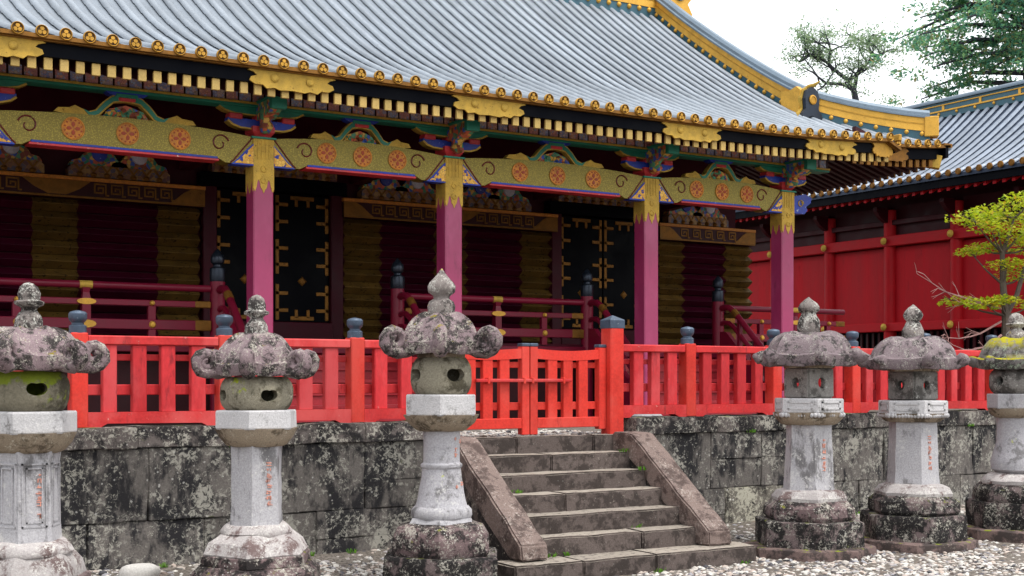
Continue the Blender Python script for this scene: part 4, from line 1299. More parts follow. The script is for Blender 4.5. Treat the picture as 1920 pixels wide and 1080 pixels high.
    car.prism([(-.3 * kx, -.03), (.3 * kx, -.03), (.2 * kx, .1), (0, .16), (-.2 * kx, .1)], .0, .03, 'y')
    obj('carved_relief', car, 'carving', kz, (cx, YB + .05, zb))
    obj('strut_block', MB().box(-.13, .13, -.06, .1, .235, .285, .008), 'pigment_green', kz, (cx, YB + .05, zb))
    obj('strut_block', MB().box(-.1, .1, -.065, .1, .195, .238, .008), 'pigment_red', kz, (cx, YB + .05, zb))
    arm = [(u * .55, v * .5 + .262) for u, v in arm_lo]
    obj('strut_arm', MB().prism(arm, -.055, .08, 'y'), 'pigment_blue', kz, (cx, YB + .05, zb))
# beam end past the last pillar
ol = [(14.725, 4.5), (14.725, 4.24), (14.98, 4.24), (15.05, 4.30), (15.02, 4.36), (15.12, 4.42), (15.14, 4.5), (15.0, 4.56)]
o = obj('beam_tail', MB().prism(ol, YB, YB + .2, 'y'), 'pigment_blue', hall)
obj('scroll_line', MB().tube([(14.9 + .06 * (1 - .5 * i / 14) * math.cos(i * .55), YB - .006, 4.4 + .06 * (1 - .5 * i / 14) * math.sin(i * .55)) for i in range(15)], .008, 6), 'gilt_pale', o, (0, 0, 0), True)
# tie beams from pillar heads back to the hall
for p in PX[1:]:
    pts = [(p, lerp(15.6, 18.5, i / 8), 4.5 + .22 * math.sin(PI * .5 * i / 8) + .05 * math.sin(PI * i / 8)) for i in range(9)]
    obj('tie_beam', MB().sweep(pts, [(-.09, -.12), (.09, -.12), (.09, .12), (-.09, .12)], (1, 0, 0)), 'dark_red', hall)

# hall body: core, log walls with gilt sleeves, doors
YW = 18.6
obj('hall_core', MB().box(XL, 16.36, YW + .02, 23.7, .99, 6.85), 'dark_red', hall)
NLOG = 10; LP = .196; Z0 = 2.13
def logsec(z, g_=0.0):
    return [(YW + .06, z - g_ * .2), (YW - .05, z + .012 - g_ * .6), (YW - .16 - g_, z + LP * .5 - .003), (YW - .16 - g_, z + LP * .5 + .003), (YW - .05, z + LP - .012 + g_ * .6), (YW + .06, z + LP + g_ * .2)]
def log_wall(xa, xb, sleeves):
    for i in range(NLOG):
        z = Z0 + i * LP
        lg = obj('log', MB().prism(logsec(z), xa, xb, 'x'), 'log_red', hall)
        for sa, sb in sleeves:
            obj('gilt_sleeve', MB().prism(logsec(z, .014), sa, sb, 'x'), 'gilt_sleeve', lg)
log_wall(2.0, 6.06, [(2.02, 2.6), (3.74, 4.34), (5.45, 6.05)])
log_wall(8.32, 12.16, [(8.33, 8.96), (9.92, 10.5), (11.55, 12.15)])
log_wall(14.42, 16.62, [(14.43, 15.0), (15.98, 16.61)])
for i in range(NLOG):                                      # end wall logs
    z = Z0 + i * LP - .09
    obj('log', MB().prism([(16.34, z), (16.52, z + LP * .5), (16.34, z + LP)], 18.7, 23.6, 'y'), 'log_red', hall)
key = MB()
for (a, b, c, d) in ((-.085, .085, .15, .17), (-.085, -.065, .03, .17), (-.085, .05, .03, .05), (.03, .05, .03, .12), (-.035, .05, .10, .12), (-.035, -.017, .075, .12), (.065, .085, -.0, .17), (.065, .12, .0, .02)):
    key.box(a, b, 0, .012, c, d)
key_me = key.mesh('key_fret')
for xa, xb in ((1.98, 6.1), (8.28, 12.2), (14.38, 16.62)):
    nb = obj('frieze_beam', MB().box(xa, xb, 18.37, 18.6, 4.07, 4.36, .006), 'dark_timber', hall)
    obj('frieze_cornice', MB().box(xa - .01, xb + .01, 18.35, 18.58, 4.315, 4.37, .008), 'orange_gilt', nb)
    obj('frieze_border', MB().box(xa, xb, 18.358, 18.4, 4.075, 4.105, .003), 'gilt_dull', nb)
    for e, s_ in ((xa, 1), (xb, -1)):
        ol = [(e, 4.105), (e, 4.31), (e + s_ * .2, 4.31), (e + s_ * .3, 4.26), (e + s_ * .42, 4.16), (e + s_ * .5, 4.105)]
        obj('frieze_end', MB().prism(ol, 18.358, 18.4, 'y'), 'gilt_dull', nb)
    cm = (xa + xb) / 2
    if xb - xa > 3:
        ol = [(cm - .45, 4.31), (cm + .45, 4.31), (cm + .3, 4.2), (cm + .12, 4.115), (cm - .12, 4.115), (cm - .3, 4.2)]
        obj('frieze_boss', MB().prism(ol, 18.358, 18.4, 'y'), 'gilt_dull', nb)
    n_ = int((xb - xa - 1.0) / .215)
    for i in range(n_):
        x = xa + .56 + (xb - xa - 1.12) * i / (n_ - 1)
        if xb - xa > 3 and abs(x - cm) < .4: continue
        obj('key_fret', key_me, 'gilt_dull', nb, (x, 18.36, 4.125))
# carved and painted cloud brackets over the frieze
def cloud_bracket(cx, hw, z0):
    low = [(cx - hw, z0), (cx + hw, z0), (cx + hw, z0 + .11), (cx + hw - .05, z0 + .16), (cx - hw + .05, z0 + .16), (cx - hw, z0 + .11)]
    o = obj('carved_cloud', MB().prism(low, 18.40, 18.6, 'y'), 'painted_wave', hall)
    m = max(4, int(hw * 2 / .19))
    zz = MB()
    for i in range(m):
        x = cx - hw + .06 + (2 * hw - .12) * (i + .5) / m
        zz.prism([(x - .085, z0 + .16), (x - .05, z0 + .16), (x, z0 + .095), (x + .05, z0 + .16), (x + .085, z0 + .16), (x, z0 + .055)], 18.388, 18.41, 'y')
        zz.lathe([(.03, z0 + .0), (.05, z0 + .03), (.03, z0 + .06), (.004, z0 + .07)], 7, 0, (x, 18.4))
    obj('gilt_wave', zz, 'gilt_dull', o)
    for q, mt in ((-.36, 'pigment_blue'), (.36, 'pigment_white')):
        c_ = cx + q * hw * 1.1; w = hw * .46
        up = [(c_ - w * 1.25, z0 + .16), (c_ + w * 1.25, z0 + .16), (c_ + w * 1.15, z0 + .22), (c_ + w * .8, z0 + .25), (c_ + w * .62, z0 + .33), (c_ + w * .4, z0 + .36), (c_ + w * .3, z0 + .44), (c_ - w * .3, z0 + .44), (c_ - w * .4, z0 + .36), (c_ - w * .62, z0 + .33), (c_ - w * .8, z0 + .25), (c_ - w * 1.15, z0 + .22)]
        obj('cloud_scroll', MB().prism(up, 18.43, 18.6, 'y'), 'carving', o)
        m_ = MB().lathe([(w * .34, 0), (w * .32, .03), (w * .15, .05), (.004, .055)], 12); m_.v = [(x + c_, 18.43 - z, y + z0 + .33) for x, y, z in m_.v]
        obj('cloud_boss', m_, mt, o, (0, 0, 0), True)
for cx, hw in ((3.18, .70), (4.9, .70), (9.3, .70), (11.0, .70), (15.3, .70)):
    cloud_bracket(cx, hw, 4.385)
def door(cx):
    dw = .9; z0, z1 = 2.45, 4.38
    fr = obj('door_post', MB().box(cx - dw - .2, cx - dw, 18.42, 18.6, 2.13, 4.5, .01), 'dark_red', hall)
    obj('door_post', MB().box(cx + dw, cx + dw + .2, 18.42, 18.6, 2.13, 4.5, .01), 'dark_red', hall)
    obj('lintel', MB().box(cx - dw - .25, cx + dw + .25, 18.40, 18.6, 4.39, 4.6, .01), 'black_lacquer', fr)
    obj('sill', MB().box(cx - dw - .02, cx + dw + .02, 18.4, 18.62, 2.13, 2.45, .01), 'dark_red', fr)
    cloud_bracket(cx, .98, 4.605)
    for s_ in (-1, 1):
        xa, xb = sorted((cx + s_ * .006, cx + s_ * dw))
        lf = obj('door_leaf', MB().box(xa, xb, 18.5, 18.6, z0, z1, .01), 'black_lacquer', hall)
        def f(*boxes, lf=lf):
            m_ = MB()
            for (a, b, c, d) in boxes: m_.box(a, b, 18.485, 18.51, c, d, .006)
            return obj('gilt_hinge', m_, 'gilt_dull', lf)
        for xe, dr in ((xa + .02, 1), (xb - .02, -1)):
            for zc, hh in ((z1 - .30, .27), (z0 + .98, .26), (z0 + .30, .27)):
                e0, e1 = sorted((xe, xe + dr * .055))
                a0, a1 = sorted((xe, xe + dr * .2))
                f((e0, e1, zc - hh, zc + hh), (a0, a1, zc + hh * .5 - .028, zc + hh * .5 + .028), (a0, a1, zc - hh * .45 - .028, zc - hh * .45 + .028))
        xm = (xa + xb) / 2
        f((xm - .19, xm + .19, z1 - .09, z1 - .03), (xm - .12, xm - .07, z1 - .19, z1 - .06), (xm + .07, xm + .12, z1 - .19, z1 - .06))
        f((xm - .19, xm + .19, z0 + .03, z0 + .09), (xm - .12, xm - .07, z0 + .06, z0 + .19), (xm + .07, xm + .12, z0 + .06, z0 + .19))
        d = MB().lathe([(.075, 0), (.05, .02), (.004, .03)], 4); d.v = [(x + xm, 18.5 - z, y + z0 + .62) for x, y, z in d.v]
        obj('door_boss', d, 'gilt_dull', lf)
door(7.2); door(13.23)

# veranda, railings, inner steps
obj('veranda_floor', MB().box(XL, 17.6, 16.98, 18.62, 2.06, 2.14, .01), 'dark_red', hall)
obj('veranda_edge', MB().box(XL, 17.6, 16.93, 17.05, 1.95, 2.1, .01), 'rail_red', hall)
obj('veranda_base', MB().box(XL, 17.4, 17.3, 18.62, .99, 2.05), 'dark_timber', hall)
YV = 17.0
def railing(xa, xb, main, minor):
    rl = obj('railing', MB().box(xa, xb, YV - .05, YV + .05, 2.24, 2.37, .008), 'rail_red', hall)
    obj('top_rail', MB().tube([(xa, YV, 2.80), (xb, YV, 2.80)], .048, 10), 'rail_red', rl, (0, 0, 0), True)
    obj('middle_rail', MB().box(xa, xb, YV - .035, YV + .035, 2.545, 2.625, .008), 'rail_red', rl)
    for x in main:
        ps = obj('rail_post', MB().lathe([(.075, 2.12), (.075, 2.62), (.065, 2.66), (.055, 2.7), (.075, 2.76)], 4, PI / 4), 'rail_red', rl, (x, YV, 0))
        obj('gilt_collar', MB().tube([(x - .08, YV, 2.80), (x + .08, YV, 2.80)], .053, 10), 'gilt_pale', ps, (0, 0, 0), True)
        for zc, hh in ((2.585, .04), (2.3, .05)):
            m_ = MB(); ol = [(math.cos(2 * PI * i / 14) * .12, math.sin(2 * PI * i / 14) * hh) for i in range(14)]
            ol = [(u * (1 if abs(u) < .06 else 1), v) for u, v in ol]
            m_.prism(ol, -.062, -.03, 'y')
            obj('gilt_fitting', m_, 'gilt_bright', ps, (x, YV, zc))
    for x in minor:
        ps = obj('rail_post', MB().box(-.05, .05, -.04, .04, 2.12, 2.55, .008), 'rail_red', rl, (x, YV, 0))
        for zc, r_ in ((2.585, .036), (2.305, .05)):
            m_ = MB().lathe([(r_, 0), (r_ * .95, .02), (r_ * .6, .045), (.004, .052)], 12); m_.v = [(x_, -z_ - .03, y_) for x_, y_, z_ in m_.v]
            obj('gilt_stud', m_, 'gilt_bright', ps, (x, YV, zc), True)
    for e, s_ in ((xa, 1), (xb, -1)):
        a, b = sorted((e, e + s_ * .22))
        obj('gilt_end', MB().box(a, b, YV - .058, YV + .058, 2.235, 2.375, .01), 'gilt_dull', rl)
        obj('gilt_end', MB().box(a, b, YV - .042, YV + .042, 2.54, 2.63, .01), 'gilt_dull', rl)
railing(XL, 5.72, [.75, 2.42, 4.09], [-.1, 1.58, 3.25, 4.93])
railing(8.62, 11.76, [10.19], [9.35, 11.03])
railing(14.68, 17.5, [16.3], [15.5, 17.1])
gib = [(.098, 2.9), (.104, 2.92), (.104, 3.06), (.098, 3.08), (.06, 3.1), (.055, 3.125), (.085, 3.15), (.095, 3.2), (.08, 3.26), (.04, 3.31), (.004, 3.345)]
def inner_stairs(xa, xb):
    n = 6
    for i in range(n):
        y = 17.0 - i * .22; z = 2.1 - (i + 1) * .17
        st_ = obj('wood_step', MB().box(xa, xb, y - .24, y + .02, z - .05, z, .006), 'stair_red', hall)
        obj('riser', MB().box(xa, xb, y - .21, y - .18, z - .175, z - .045), 'stair_red', st_)
    for x in (xa - .03, xb + .03):
        ps = obj('newel_post', MB().lathe([(.1, .99), (.1, 2.9)], 16), 'rail_red', hall, (x, YV, 0), True)
        obj('bronze_finial', MB().lathe(gib, 16), 'dark_bronze', ps, (x, YV, 0), True, 30)
        path = [(x, 16.98, 2.76), (x, 16.85, 2.80), (x, 16.72, 2.79), (x, 16.6, 2.72), (x, 16.4, 2.54), (x, 15.72, 1.92)]
        h = obj('handrail', MB().tube(path, .052, 10), 'rail_red', hall, (0, 0, 0), True)
        obj('gilt_collar', MB().tube([path[3], (x, 16.5, 2.63)], .058, 10), 'gilt_dull', h, (0, 0, 0), True)
        obj('lower_rail', MB().tube([(a, b, c - .26) for a, b, c in path], .04, 8), 'rail_red', h, (0, 0, 0), True)
        obj('stringer', MB().prism([(17.0, 2.12), (17.0, 2.4), (16.75, 2.38), (15.6, 1.35), (15.6, 1.0), (15.8, 1.0)], -.04, .04, 'x'), 'rail_red', hall, (x, 0, 0))
        for k in range(2):
            y = 16.45 - k * .4; z = 2.58 - (16.4 - y) * -.0 - (16.45 - y) * .91
            obj('baluster', MB().box(-.035, .035, -.035, .035, -.5, 0, .006), 'rail_red', h, (x, y, z))
        obj('newel_foot', MB().lathe([(.085, .985), (.085, 2.0), (.06, 2.05)], 14), 'rail_red', hall, (x, 15.74, 0), True)
inner_stairs(5.85, 8.48); inner_stairs(11.88, 14.52)

# ridges
def ridge(pts, side, name, studs, sc=1.0, ends=None):
    base = obj(name, MB().sweep(pts, [(-.1 * sc, -.12), (.1 * sc, -.12), (.1 * sc, .13 * sc), (-.1 * sc, .13 * sc)], side), 'ridge_teal', hall)
    obj('gilt_ridge_band', MB().sweep(pts, [(-.115 * sc, .125 * sc), (.115 * sc, .125 * sc), (.115 * sc, .385 * sc), (-.115 * sc, .385 * sc)], side), 'gilt_bright', base)
    obj('gilt_ridge_line', MB().sweep(pts, [(-.125 * sc, .25 * sc), (.125 * sc, .25 * sc), (.125 * sc, .27 * sc), (-.125 * sc, .27 * sc)], side), 'gilt', base)
    sec = [(-.15 * sc, .375 * sc), (.15 * sc, .375 * sc), (.15 * sc, .41 * sc), (.1 * sc, .425 * sc), (.095 * sc, .48 * sc), (.05 * sc, .535 * sc), (-.05 * sc, .535 * sc), (-.095 * sc, .48 * sc), (-.1 * sc, .425 * sc), (-.15 * sc, .41 * sc)]
    obj('ridge_cap', MB().sweep(pts, sec, side), 'ridge_tile', base)
    st = MB().lathe([(.01, -.045 * sc), (.032 * sc, -.03 * sc), (.045 * sc, 0), (.032 * sc, .03 * sc), (.01, .045 * sc)], 8).mesh('gilt_stud', True, 60)
    P = [Vector(p) for p in pts]
    tot = sum((b - a).length for a, b in zip(P[:-1], P[1:]))
    n_ = int(tot / .25)
    for i in range(n_):
        d = (i + .5) * tot / n_
        for a, b in zip(P[:-1], P[1:]):
            l = (b - a).length
            if d <= l:
                q = a + (b - a) * (d / l); break
            d -= l
        obj('gilt_stud', st, 'gilt_bright', base, q + Vector(side) * (-.105 * sc) + Vector((0, 0, .075 * sc)))
    return base
ridge([(XG, y, zr(y) - .02) for y in frange(16.86, YR - .05, 12)], (1, 0, 0), 'verge_ridge', True)
s2 = 1 / math.sqrt(2)
ridge([(x, YM + (XC - x), rz(x, YM + (XC - x)) - .03 + .05 * ((x - 16.7) / 1.4) ** 2) for x in frange(16.66, 18.1, 7)], (s2, s2, 0), 'hip_ridge', True, .92)
mr = ridge([(x, YR, zr(YR) - .06) for x in (XL, 8, XG + .1)], (0, 1, 0), 'main_ridge', True, 1.15)
# ridge-end tile, corner cap
ol = [(-.26, -.1), (-.22, .02), (-.15, .1), (-.17, .28), (-.13, .42), (0, .5), (.13, .42), (.17, .28), (.15, .1), (.22, .02), (.26, -.1), (.12, -.06), (0, -.02), (-.12, -.06)]
oo = obj('ridge_end_tile', MB().prism(ol, -.1, .02, 'y'), 'dark_bronze', hall, (XG, 16.86, zr(16.86) + .02))
obj('gilt_rim', MB().prism([(u * 1.12, v * 1.06 + .005) for u, v in ol], -.02, .06, 'y'), 'gilt_pale', oo, (XG, 16.86, zr(16.86) + .02))
m_ = MB().lathe([(.085, 0), (.085, .02), (.06, .028), (.055, .015), (.004, .015)], 14); m_.v = [(x, -z - .1, y + .26) for x, y, z in m_.v]
obj('gilt_crest', m_, 'gilt', oo, (XG, 16.86, zr(16.86) + .02))
obj('gilt_horn', MB().tube([(0, .12, .47), (0, -.03, .5), (.03, -.12, .52), (.08, -.2, .58)], [.05, .05, .035, .01], 8), 'gilt_pale', oo, (XG, 16.86, zr(16.86) + .02), True)
obj('gilt_side', MB().prism([(.05, -.04), (.5, .1), (.5, .5), (.3, .47), (.12, .52), (.02, .44)], -.18, .18, 'x'), 'gilt_bright', oo, (XG, 16.86, zr(16.86) + .02))
zc = rz(18.1, YM + .26) + .0
obj('hip_end_cap', MB().box(-.14, .14, -.12, .12, .05, .40, .012), 'gilt_bright', hall, (18.12, YM + .24, zc), rot=(0, 0, R(45)))
# ornament on the end of the main ridge
o = obj('ridge_ornament', MB().prism([(-.5, .0), (.2, -.1), (.42, .1), (.3, .3), (.46, .5), (.3, .62), (.36, .85), (.1, 1.0), (-.2, .9), (-.5, .95)], -.14, .14, 'y'), 'gilt_bright', hall, (XG + .42, YR, zr(YR) - .02))
obj('ornament_inset', MB().lathe([(.13, -.17), (.13, .17)], 12), 'ridge_teal', o, (XG + .5, YR, zr(YR) + .45), rot=(R(90), 0, 0))

# ------------------------------------------------------------------ red gallery at right angles to the hall
GX, GE, GR = 24.0, 22.9, 26.0
gal = thing('red_gallery', 'long plain red panelled gallery with grey tiled gable roof standing behind the maple', 'shrine building', (GX + 1.5, 20, .985))
PYS = [.9892 * GX - 1.955 * k for k in range(-3, 7)]        # posts along y
Ya, Yb = PYS[-1] - .6, PYS[0] + .6
for y in PYS:
    p = obj('post', MB().lathe([(.15, .985), (.15, 5.6)], 16), 'gallery_post', gal, (GX - .02, y, 0), True)
    for z in (4.86, 2.82):
        m_ = MB().lathe([(.085, 0), (.085, .02), (.055, .05), (.03, .055), (.004, .075)], 12); m_.v = [(-z_, y_, x_) for x_, y_, z_ in m_.v]
        obj('gilt_boss', m_, 'gilt_pale', p, (GX - .24, y, z), True)
    br = [(0, 5.3), (-.1, 5.3), (-.3, 5.42), (-.42, 5.55), (-.42, 5.64), (0, 5.64)]
    obj('bracket_arm', MB().prism(br, -.06, .06, 'y'), 'gallery_dark', p, (GX - .12, y, 0))
for a, b in zip(PYS[:-1], PYS[1:]):
    lo, hi = b + .13, a - .13
    obj('wall_panel', MB().box(GX + .02, GX + .08, lo, hi, 2.9, 4.72), 'gallery_red', gal)
    n_ = 6
    for i in range(n_):
        y = lerp(lo, hi, (i + .5) / n_)
        obj('plank', MB().box(GX - .002, GX + .03, y - (hi - lo) / n_ / 2 + .0006, y + (hi - lo) / n_ / 2 - .0006, 2.91, 4.70), 'gallery_red', gal)
    obj('upper_panel', MB().box(GX + .03, GX + .09, lo, hi, 5.0, 5.7), 'gallery_dark', gal)
    n_ = 9
    obj('base_recess', MB().box(GX + .1, GX + .2, lo, hi, 2.15, 2.72), 'black_lacquer', gal)
    for i in range(n_):
        y = lerp(lo, hi, (i + .5) / n_)
        obj('lattice_bar', MB().box(GX + .04, GX + .09, y - .035, y + .035, 2.2, 2.70, .005), 'gallery_dark', gal)
obj('upper_beam', MB().box(GX - .18, GX + .12, Ya, Yb, 4.74, 4.98, .012), 'gallery_post', gal)
obj('sill_beam', MB().box(GX - .18, GX + .12, Ya, Yb, 2.72, 2.92, .012), 'gallery_post', gal)
obj('cap_beam', MB().box(GX - .1, GX + .12, Ya, Yb, 5.24, 5.36, .01), 'gallery_dark', gal)
obj('base_beam', MB().box(GX - .14, GX + .12, Ya, Yb, 2.02, 2.2, .012), 'gallery_post', gal)
obj('lower_wall', MB().box(GX + .0, GX + .1, Ya, Yb, .99, 2.1), 'gallery_red', gal)
obj('gallery_core', MB().box(GX + .2, GX + 3.8, Ya + .05, Yb - .05, .99, 6.55), 'gallery_dark', gal)
# roof
ZE, ZRG = 6.08, 8.14
def gzr(x):
    t_ = (x - GE) / (GR - GE)
    return ZE + (ZRG - ZE) * (.72 * t_ + .28 * t_ * t_)
Y0, Y1 = 11.4, 31.5
slab([[(x, y, gzr(x) - .05) for y in (Y0, Y1)] for x in frange(GE, GR, 12)], .08, 'roof', 'gallery_pan', gal)
slab([[(2 * GR - x, y, gzr(x) - .05) for y in (Y0, Y1)] for x in frange(GE, GR, 12)], .08, 'roof', 'gallery_pan', gal)
mb = MB(); pts = []; n_ = 7
K = 14
for k in range(K):
    for e, q in ((k / K, .064), ((k + 1) / K - .002, .056)):
        x = lerp(GE - .02, GR, e); pts.append((x, gzr(x) - .03, q))
vs_ = []
for (x, z, q) in pts:
    for i in range(n_):
        a = PI * i / (n_ - 1); vs_.append((x, math.cos(a) * q, z + math.sin(a) * q))
fs = [(k * n_ + i, k * n_ + i + 1, (k + 1) * n_ + i + 1, (k + 1) * n_ + i) for k in range(len(pts) - 1) for i in range(n_ - 1)]
fs += [tuple(range(n_)), tuple((len(pts) - 1) * n_ + i for i in range(n_))]
grib = mb.add(vs_, fs).mesh('tile_rib', True, 50)
gd = MB().lathe([(.07, 0), (.072, .006), (.072, .03), (.058, .038), (.054, .026), (.03, .03), (.002, .03)], 14); gd.v = [(-z, y, x) for x, y, z in gd.v]
gdisc = gd.mesh('end_tile', True, 35)
graf = MB().prism([(0, 0), (0, .09), (1.3, .09 + 1.3 * .5), (1.3, 1.3 * .5)], -.04, .04, 'y').mesh('rafter')
y = Y0 + .2
while y < Y1 - .1:
    o = obj('tile_rib', grib, 'gallery_tile', gal, (0, y, 0))
    obj('end_tile', gdisc, 'gilt_dull', o, (GE - .01, y, ZE - .02)); y += .27
y = Y0 + .2
while y < Y1 - .1:
    obj('rafter', graf, 'gallery_post', gal, (GE + .12, y, 5.70)); y += .24
obj('fascia', MB().box(GE + .05, GE + .13, Y0, Y1, 5.78, 5.96), 'navy_board', gal)
obj('soffit', MB().prism([(GE + .1, 5.84), (GE + .1, 5.87), (GX + .3, 6.46), (GX + .3, 6.43)], Y0, Y1, 'y'), 'gallery_dark', gal)
rg = obj('ridge', MB().box(GR - .14, GR + .14, Y0, Y1, ZRG - .12, ZRG + .28), 'ridge_teal', gal)
for z0, z1 in ((ZRG + .02, ZRG + .06), (ZRG + .17, ZRG + .2)):
    obj('gilt_ridge_line', MB().box(GR - .165, GR + .165, Y0, Y1, z0, z1, .006), 'gilt_bright', rg)
obj('ridge_cap', MB().sweep([(GR, Y0, ZRG + .26), (GR, Y1, ZRG + .26)], [(-.2, 0), (.2, 0), (.2, .03), (.12, .045), (.1, .09), (.05, .125), (-.05, .125), (-.1, .09), (-.12, .045), (-.2, .03)], (1, 0, 0)), 'ridge_tile', rg)
y = Y0 + .5
while y < Y1:
    obj('gilt_ridge_strut', MB().box(GR - .16, GR + .16, y - .035, y + .035, ZRG + .055, ZRG + .175, .006), 'gilt_bright', rg); y += 1.1
y = Y0 + .27
stg = MB().lathe([(.01, -.04), (.036, -.015), (.036, .015), (.01, .04)], 8).mesh('gilt_stud', True, 60)
while y < Y1:
    obj('gilt_stud', stg, 'gilt_bright', rg, (GR - .15, y, ZRG - .03)); y += .54

# ------------------------------------------------------------------ trees
def branch(mb, p, d, L, r, depth, rnd, tips, spread=.6, kids=(2, 3), bend=.25, up=.08, flatten=1.0, shrink=.68, nseg=5):
    pts = [Vector(p)]; rd = [r]
    d = Vector(d).normalized()
    for i in range(nseg):
        d = (d + Vector((rnd.uniform(-1, 1), rnd.uniform(-1, 1), rnd.uniform(-1, 1) * flatten)) * bend + Vector((0, 0, up))).normalized()
        pts.append(pts[-1] + d * (L / nseg)); rd.append(r * (1 - .45 * (i + 1) / nseg))
    mb.tube(pts, rd, 6 if r > .03 else 4)
    if depth <= 0:
        tips.append((pts[-1], d)); tips.append((pts[-3], d)); return
    for k in range(rnd.randint(*kids)):
        q = pts[-1] if k == 0 else pts[rnd.randint(nseg // 2, nseg)]
        nd = (d + Vector((rnd.uniform(-1, 1), rnd.uniform(-1, 1), rnd.uniform(-1, 1) * flatten)) * spread * 1.4).normalized()
        branch(mb, q, nd, L * shrink * rnd.uniform(.8, 1.15), rd[-1] * (.9 if k == 0 else .7), depth - 1, rnd, tips, spread, kids, bend, up, flatten, shrink, nseg)
def leaves(spots, n, size, rx, rz_, rnd, tilt=.5, shape='leaf'):
    V = []; F = []
    for c, rad, k in spots:
        for _ in range(int(n * k)):
            while True:
                q = Vector((rnd.uniform(-1, 1), rnd.uniform(-1, 1), rnd.uniform(-1, 1)))
                if q.length <= 1: break
            p = Vector(c) + Vector((q.x * rx * rad, q.y * rx * rad, q.z * rz_ * rad))
            s = size * rnd.uniform(.6, 1.3)
            nrm = Vector((rnd.gauss(0, tilt), rnd.gauss(0, tilt), 1)).normalized()
            u = nrm.orthogonal().normalized(); a = rnd.uniform(0, 2 * PI)
            u2 = u * math.cos(a) + nrm.cross(u) * math.sin(a); v2 = nrm.cross(u2)
            o = len(V)
            V += [tuple(p - u2 * s), tuple(p - v2 * s * .45 + nrm * s * .1), tuple(p + u2 * s), tuple(p + v2 * s * .45 + nrm * s * .1)]
            F.append((o, o + 1, o + 2, o + 3))
    me = bpy.data.meshes.new('foliage'); me.from_pydata(V, [], F)
    return me
# small maple in front of the gallery
rnd = random.Random(21)
MX, MY = 15.85, 12.25
mp = thing('maple_tree', 'small maple with yellow-green leaf layers and bare pinkish twigs before the red gallery', 'tree', (MX, MY, .985))
fx = Vector((math.cos(R(YAW)), -math.sin(R(YAW)), 0))       # sideways axis of its spread
tr = MB()
tk = [Vector((MX, MY, .97)), Vector((MX, MY, 1.7)), Vector((MX, MY, 2.5)), Vector((MX, MY, 2.95)) + fx * -.04, Vector((MX, MY, 3.4)) + fx * -.05, Vector((MX, MY, 3.9)) + fx * .12]
tr.tube(tk, [.075, .065, .055, .045, .035, .015], 8)
tr.tube([tk[2], tk[2] + fx * .16 + Vector((0, 0, .3)), tk[2] + fx * .3 + Vector((0, 0, .8)), tk[2] + fx * .5 + Vector((0, 0, 1.3))], [.045, .036, .028, .01], 7)
pads = [(-.55, 3.88, .30), (-.32, 3.74, .26), (.04, 4.05, .34), (.28, 4.15, .34), (-.2, 3.5, .25), (-.5, 3.42, .2), (.1, 3.62, .3), (.36, 3.5, .35), (-.04, 3.22, .26), (.3, 3.1, .3), (-.62, 2.72, .24), (-.36, 2.66, .26), (-.15, 2.72, .2), (.45, 2.7, .3), (.5, 3.9, .35), (-.1, 1.98, .22), (-.28, 1.95, .16), (.12, 2.0, .2), (-.08, 3.9, .26)]
spots = []
bb = tr
for u, z, r_ in pads:
    dep = rnd.uniform(-.35, .35)
    c = Vector((MX, MY, z)) + fx * u + Vector((.5, .8, 0)) * dep
    spots.append((c, r_, r_ / .28))
    base = min(tk[2:], key=lambda q: abs(q.z - (z - .25))) if z > 2.3 else tk[1] + Vector((0, 0, .1))
    mid = base.lerp(c, .5) + Vector((0, 0, -.04))
    bb.tube([base, mid, c + Vector((0, 0, -.02))], [.02, .013, .005], 5)
    for k in range(4):
        e = c + Vector((rnd.uniform(-1, 1), rnd.uniform(-1, 1), rnd.uniform(-.2, .3))) * r_
        bb.tube([c.lerp(mid, .3), c.lerp(e, .5), e], [.006, .004, .002], 4)
obj('trunk', tr, 'bark', mp, (0, 0, 0), True)
obj('crown', leaves(spots, 220, .04, 1.3, .36, rnd, .5), 'maple_leaf', mp)
tw = MB()
for u0, z0, u1, z1 in ((-.05, 2.62, -1.28, 3.1), (-.05, 2.45, -1.22, 2.15), (-.05, 2.2, -1.1, 2.02), (-.02, 2.75, -.8, 2.78)):
    a = Vector((MX, MY, z0)) + fx * u0; b = Vector((MX, MY - rnd.uniform(0, .4), z1)) + fx * u1
    pts = [a.lerp(b, i / 6) + Vector((rnd.uniform(-.02, .02), 0, rnd.uniform(-.03, .03) - .1 * math.sin(PI * i / 6))) for i in range(7)]
    tw.tube(pts, [.018 * (1 - .8 * i / 6) for i in range(7)], 5)
    for k in range(7):
        q = pts[rnd.randint(2, 6)]
        e = q + fx * rnd.uniform(-.32, -.06) + Vector((0, rnd.uniform(-.15, .15), rnd.uniform(-.12, .26)))
        m_ = q.lerp(e, .5) + Vector((0, 0, rnd.uniform(-.03, .05)))
        tw.tube([q, m_, e], [.007, .005, .002], 4)
        tw.tube([m_, m_ + (e - q) * .4 + Vector((0, 0, rnd.uniform(-.1, .1)))], [.004, .002], 4)
obj('bare_twigs', tw, 'twig', mp, (0, 0, 0), True)

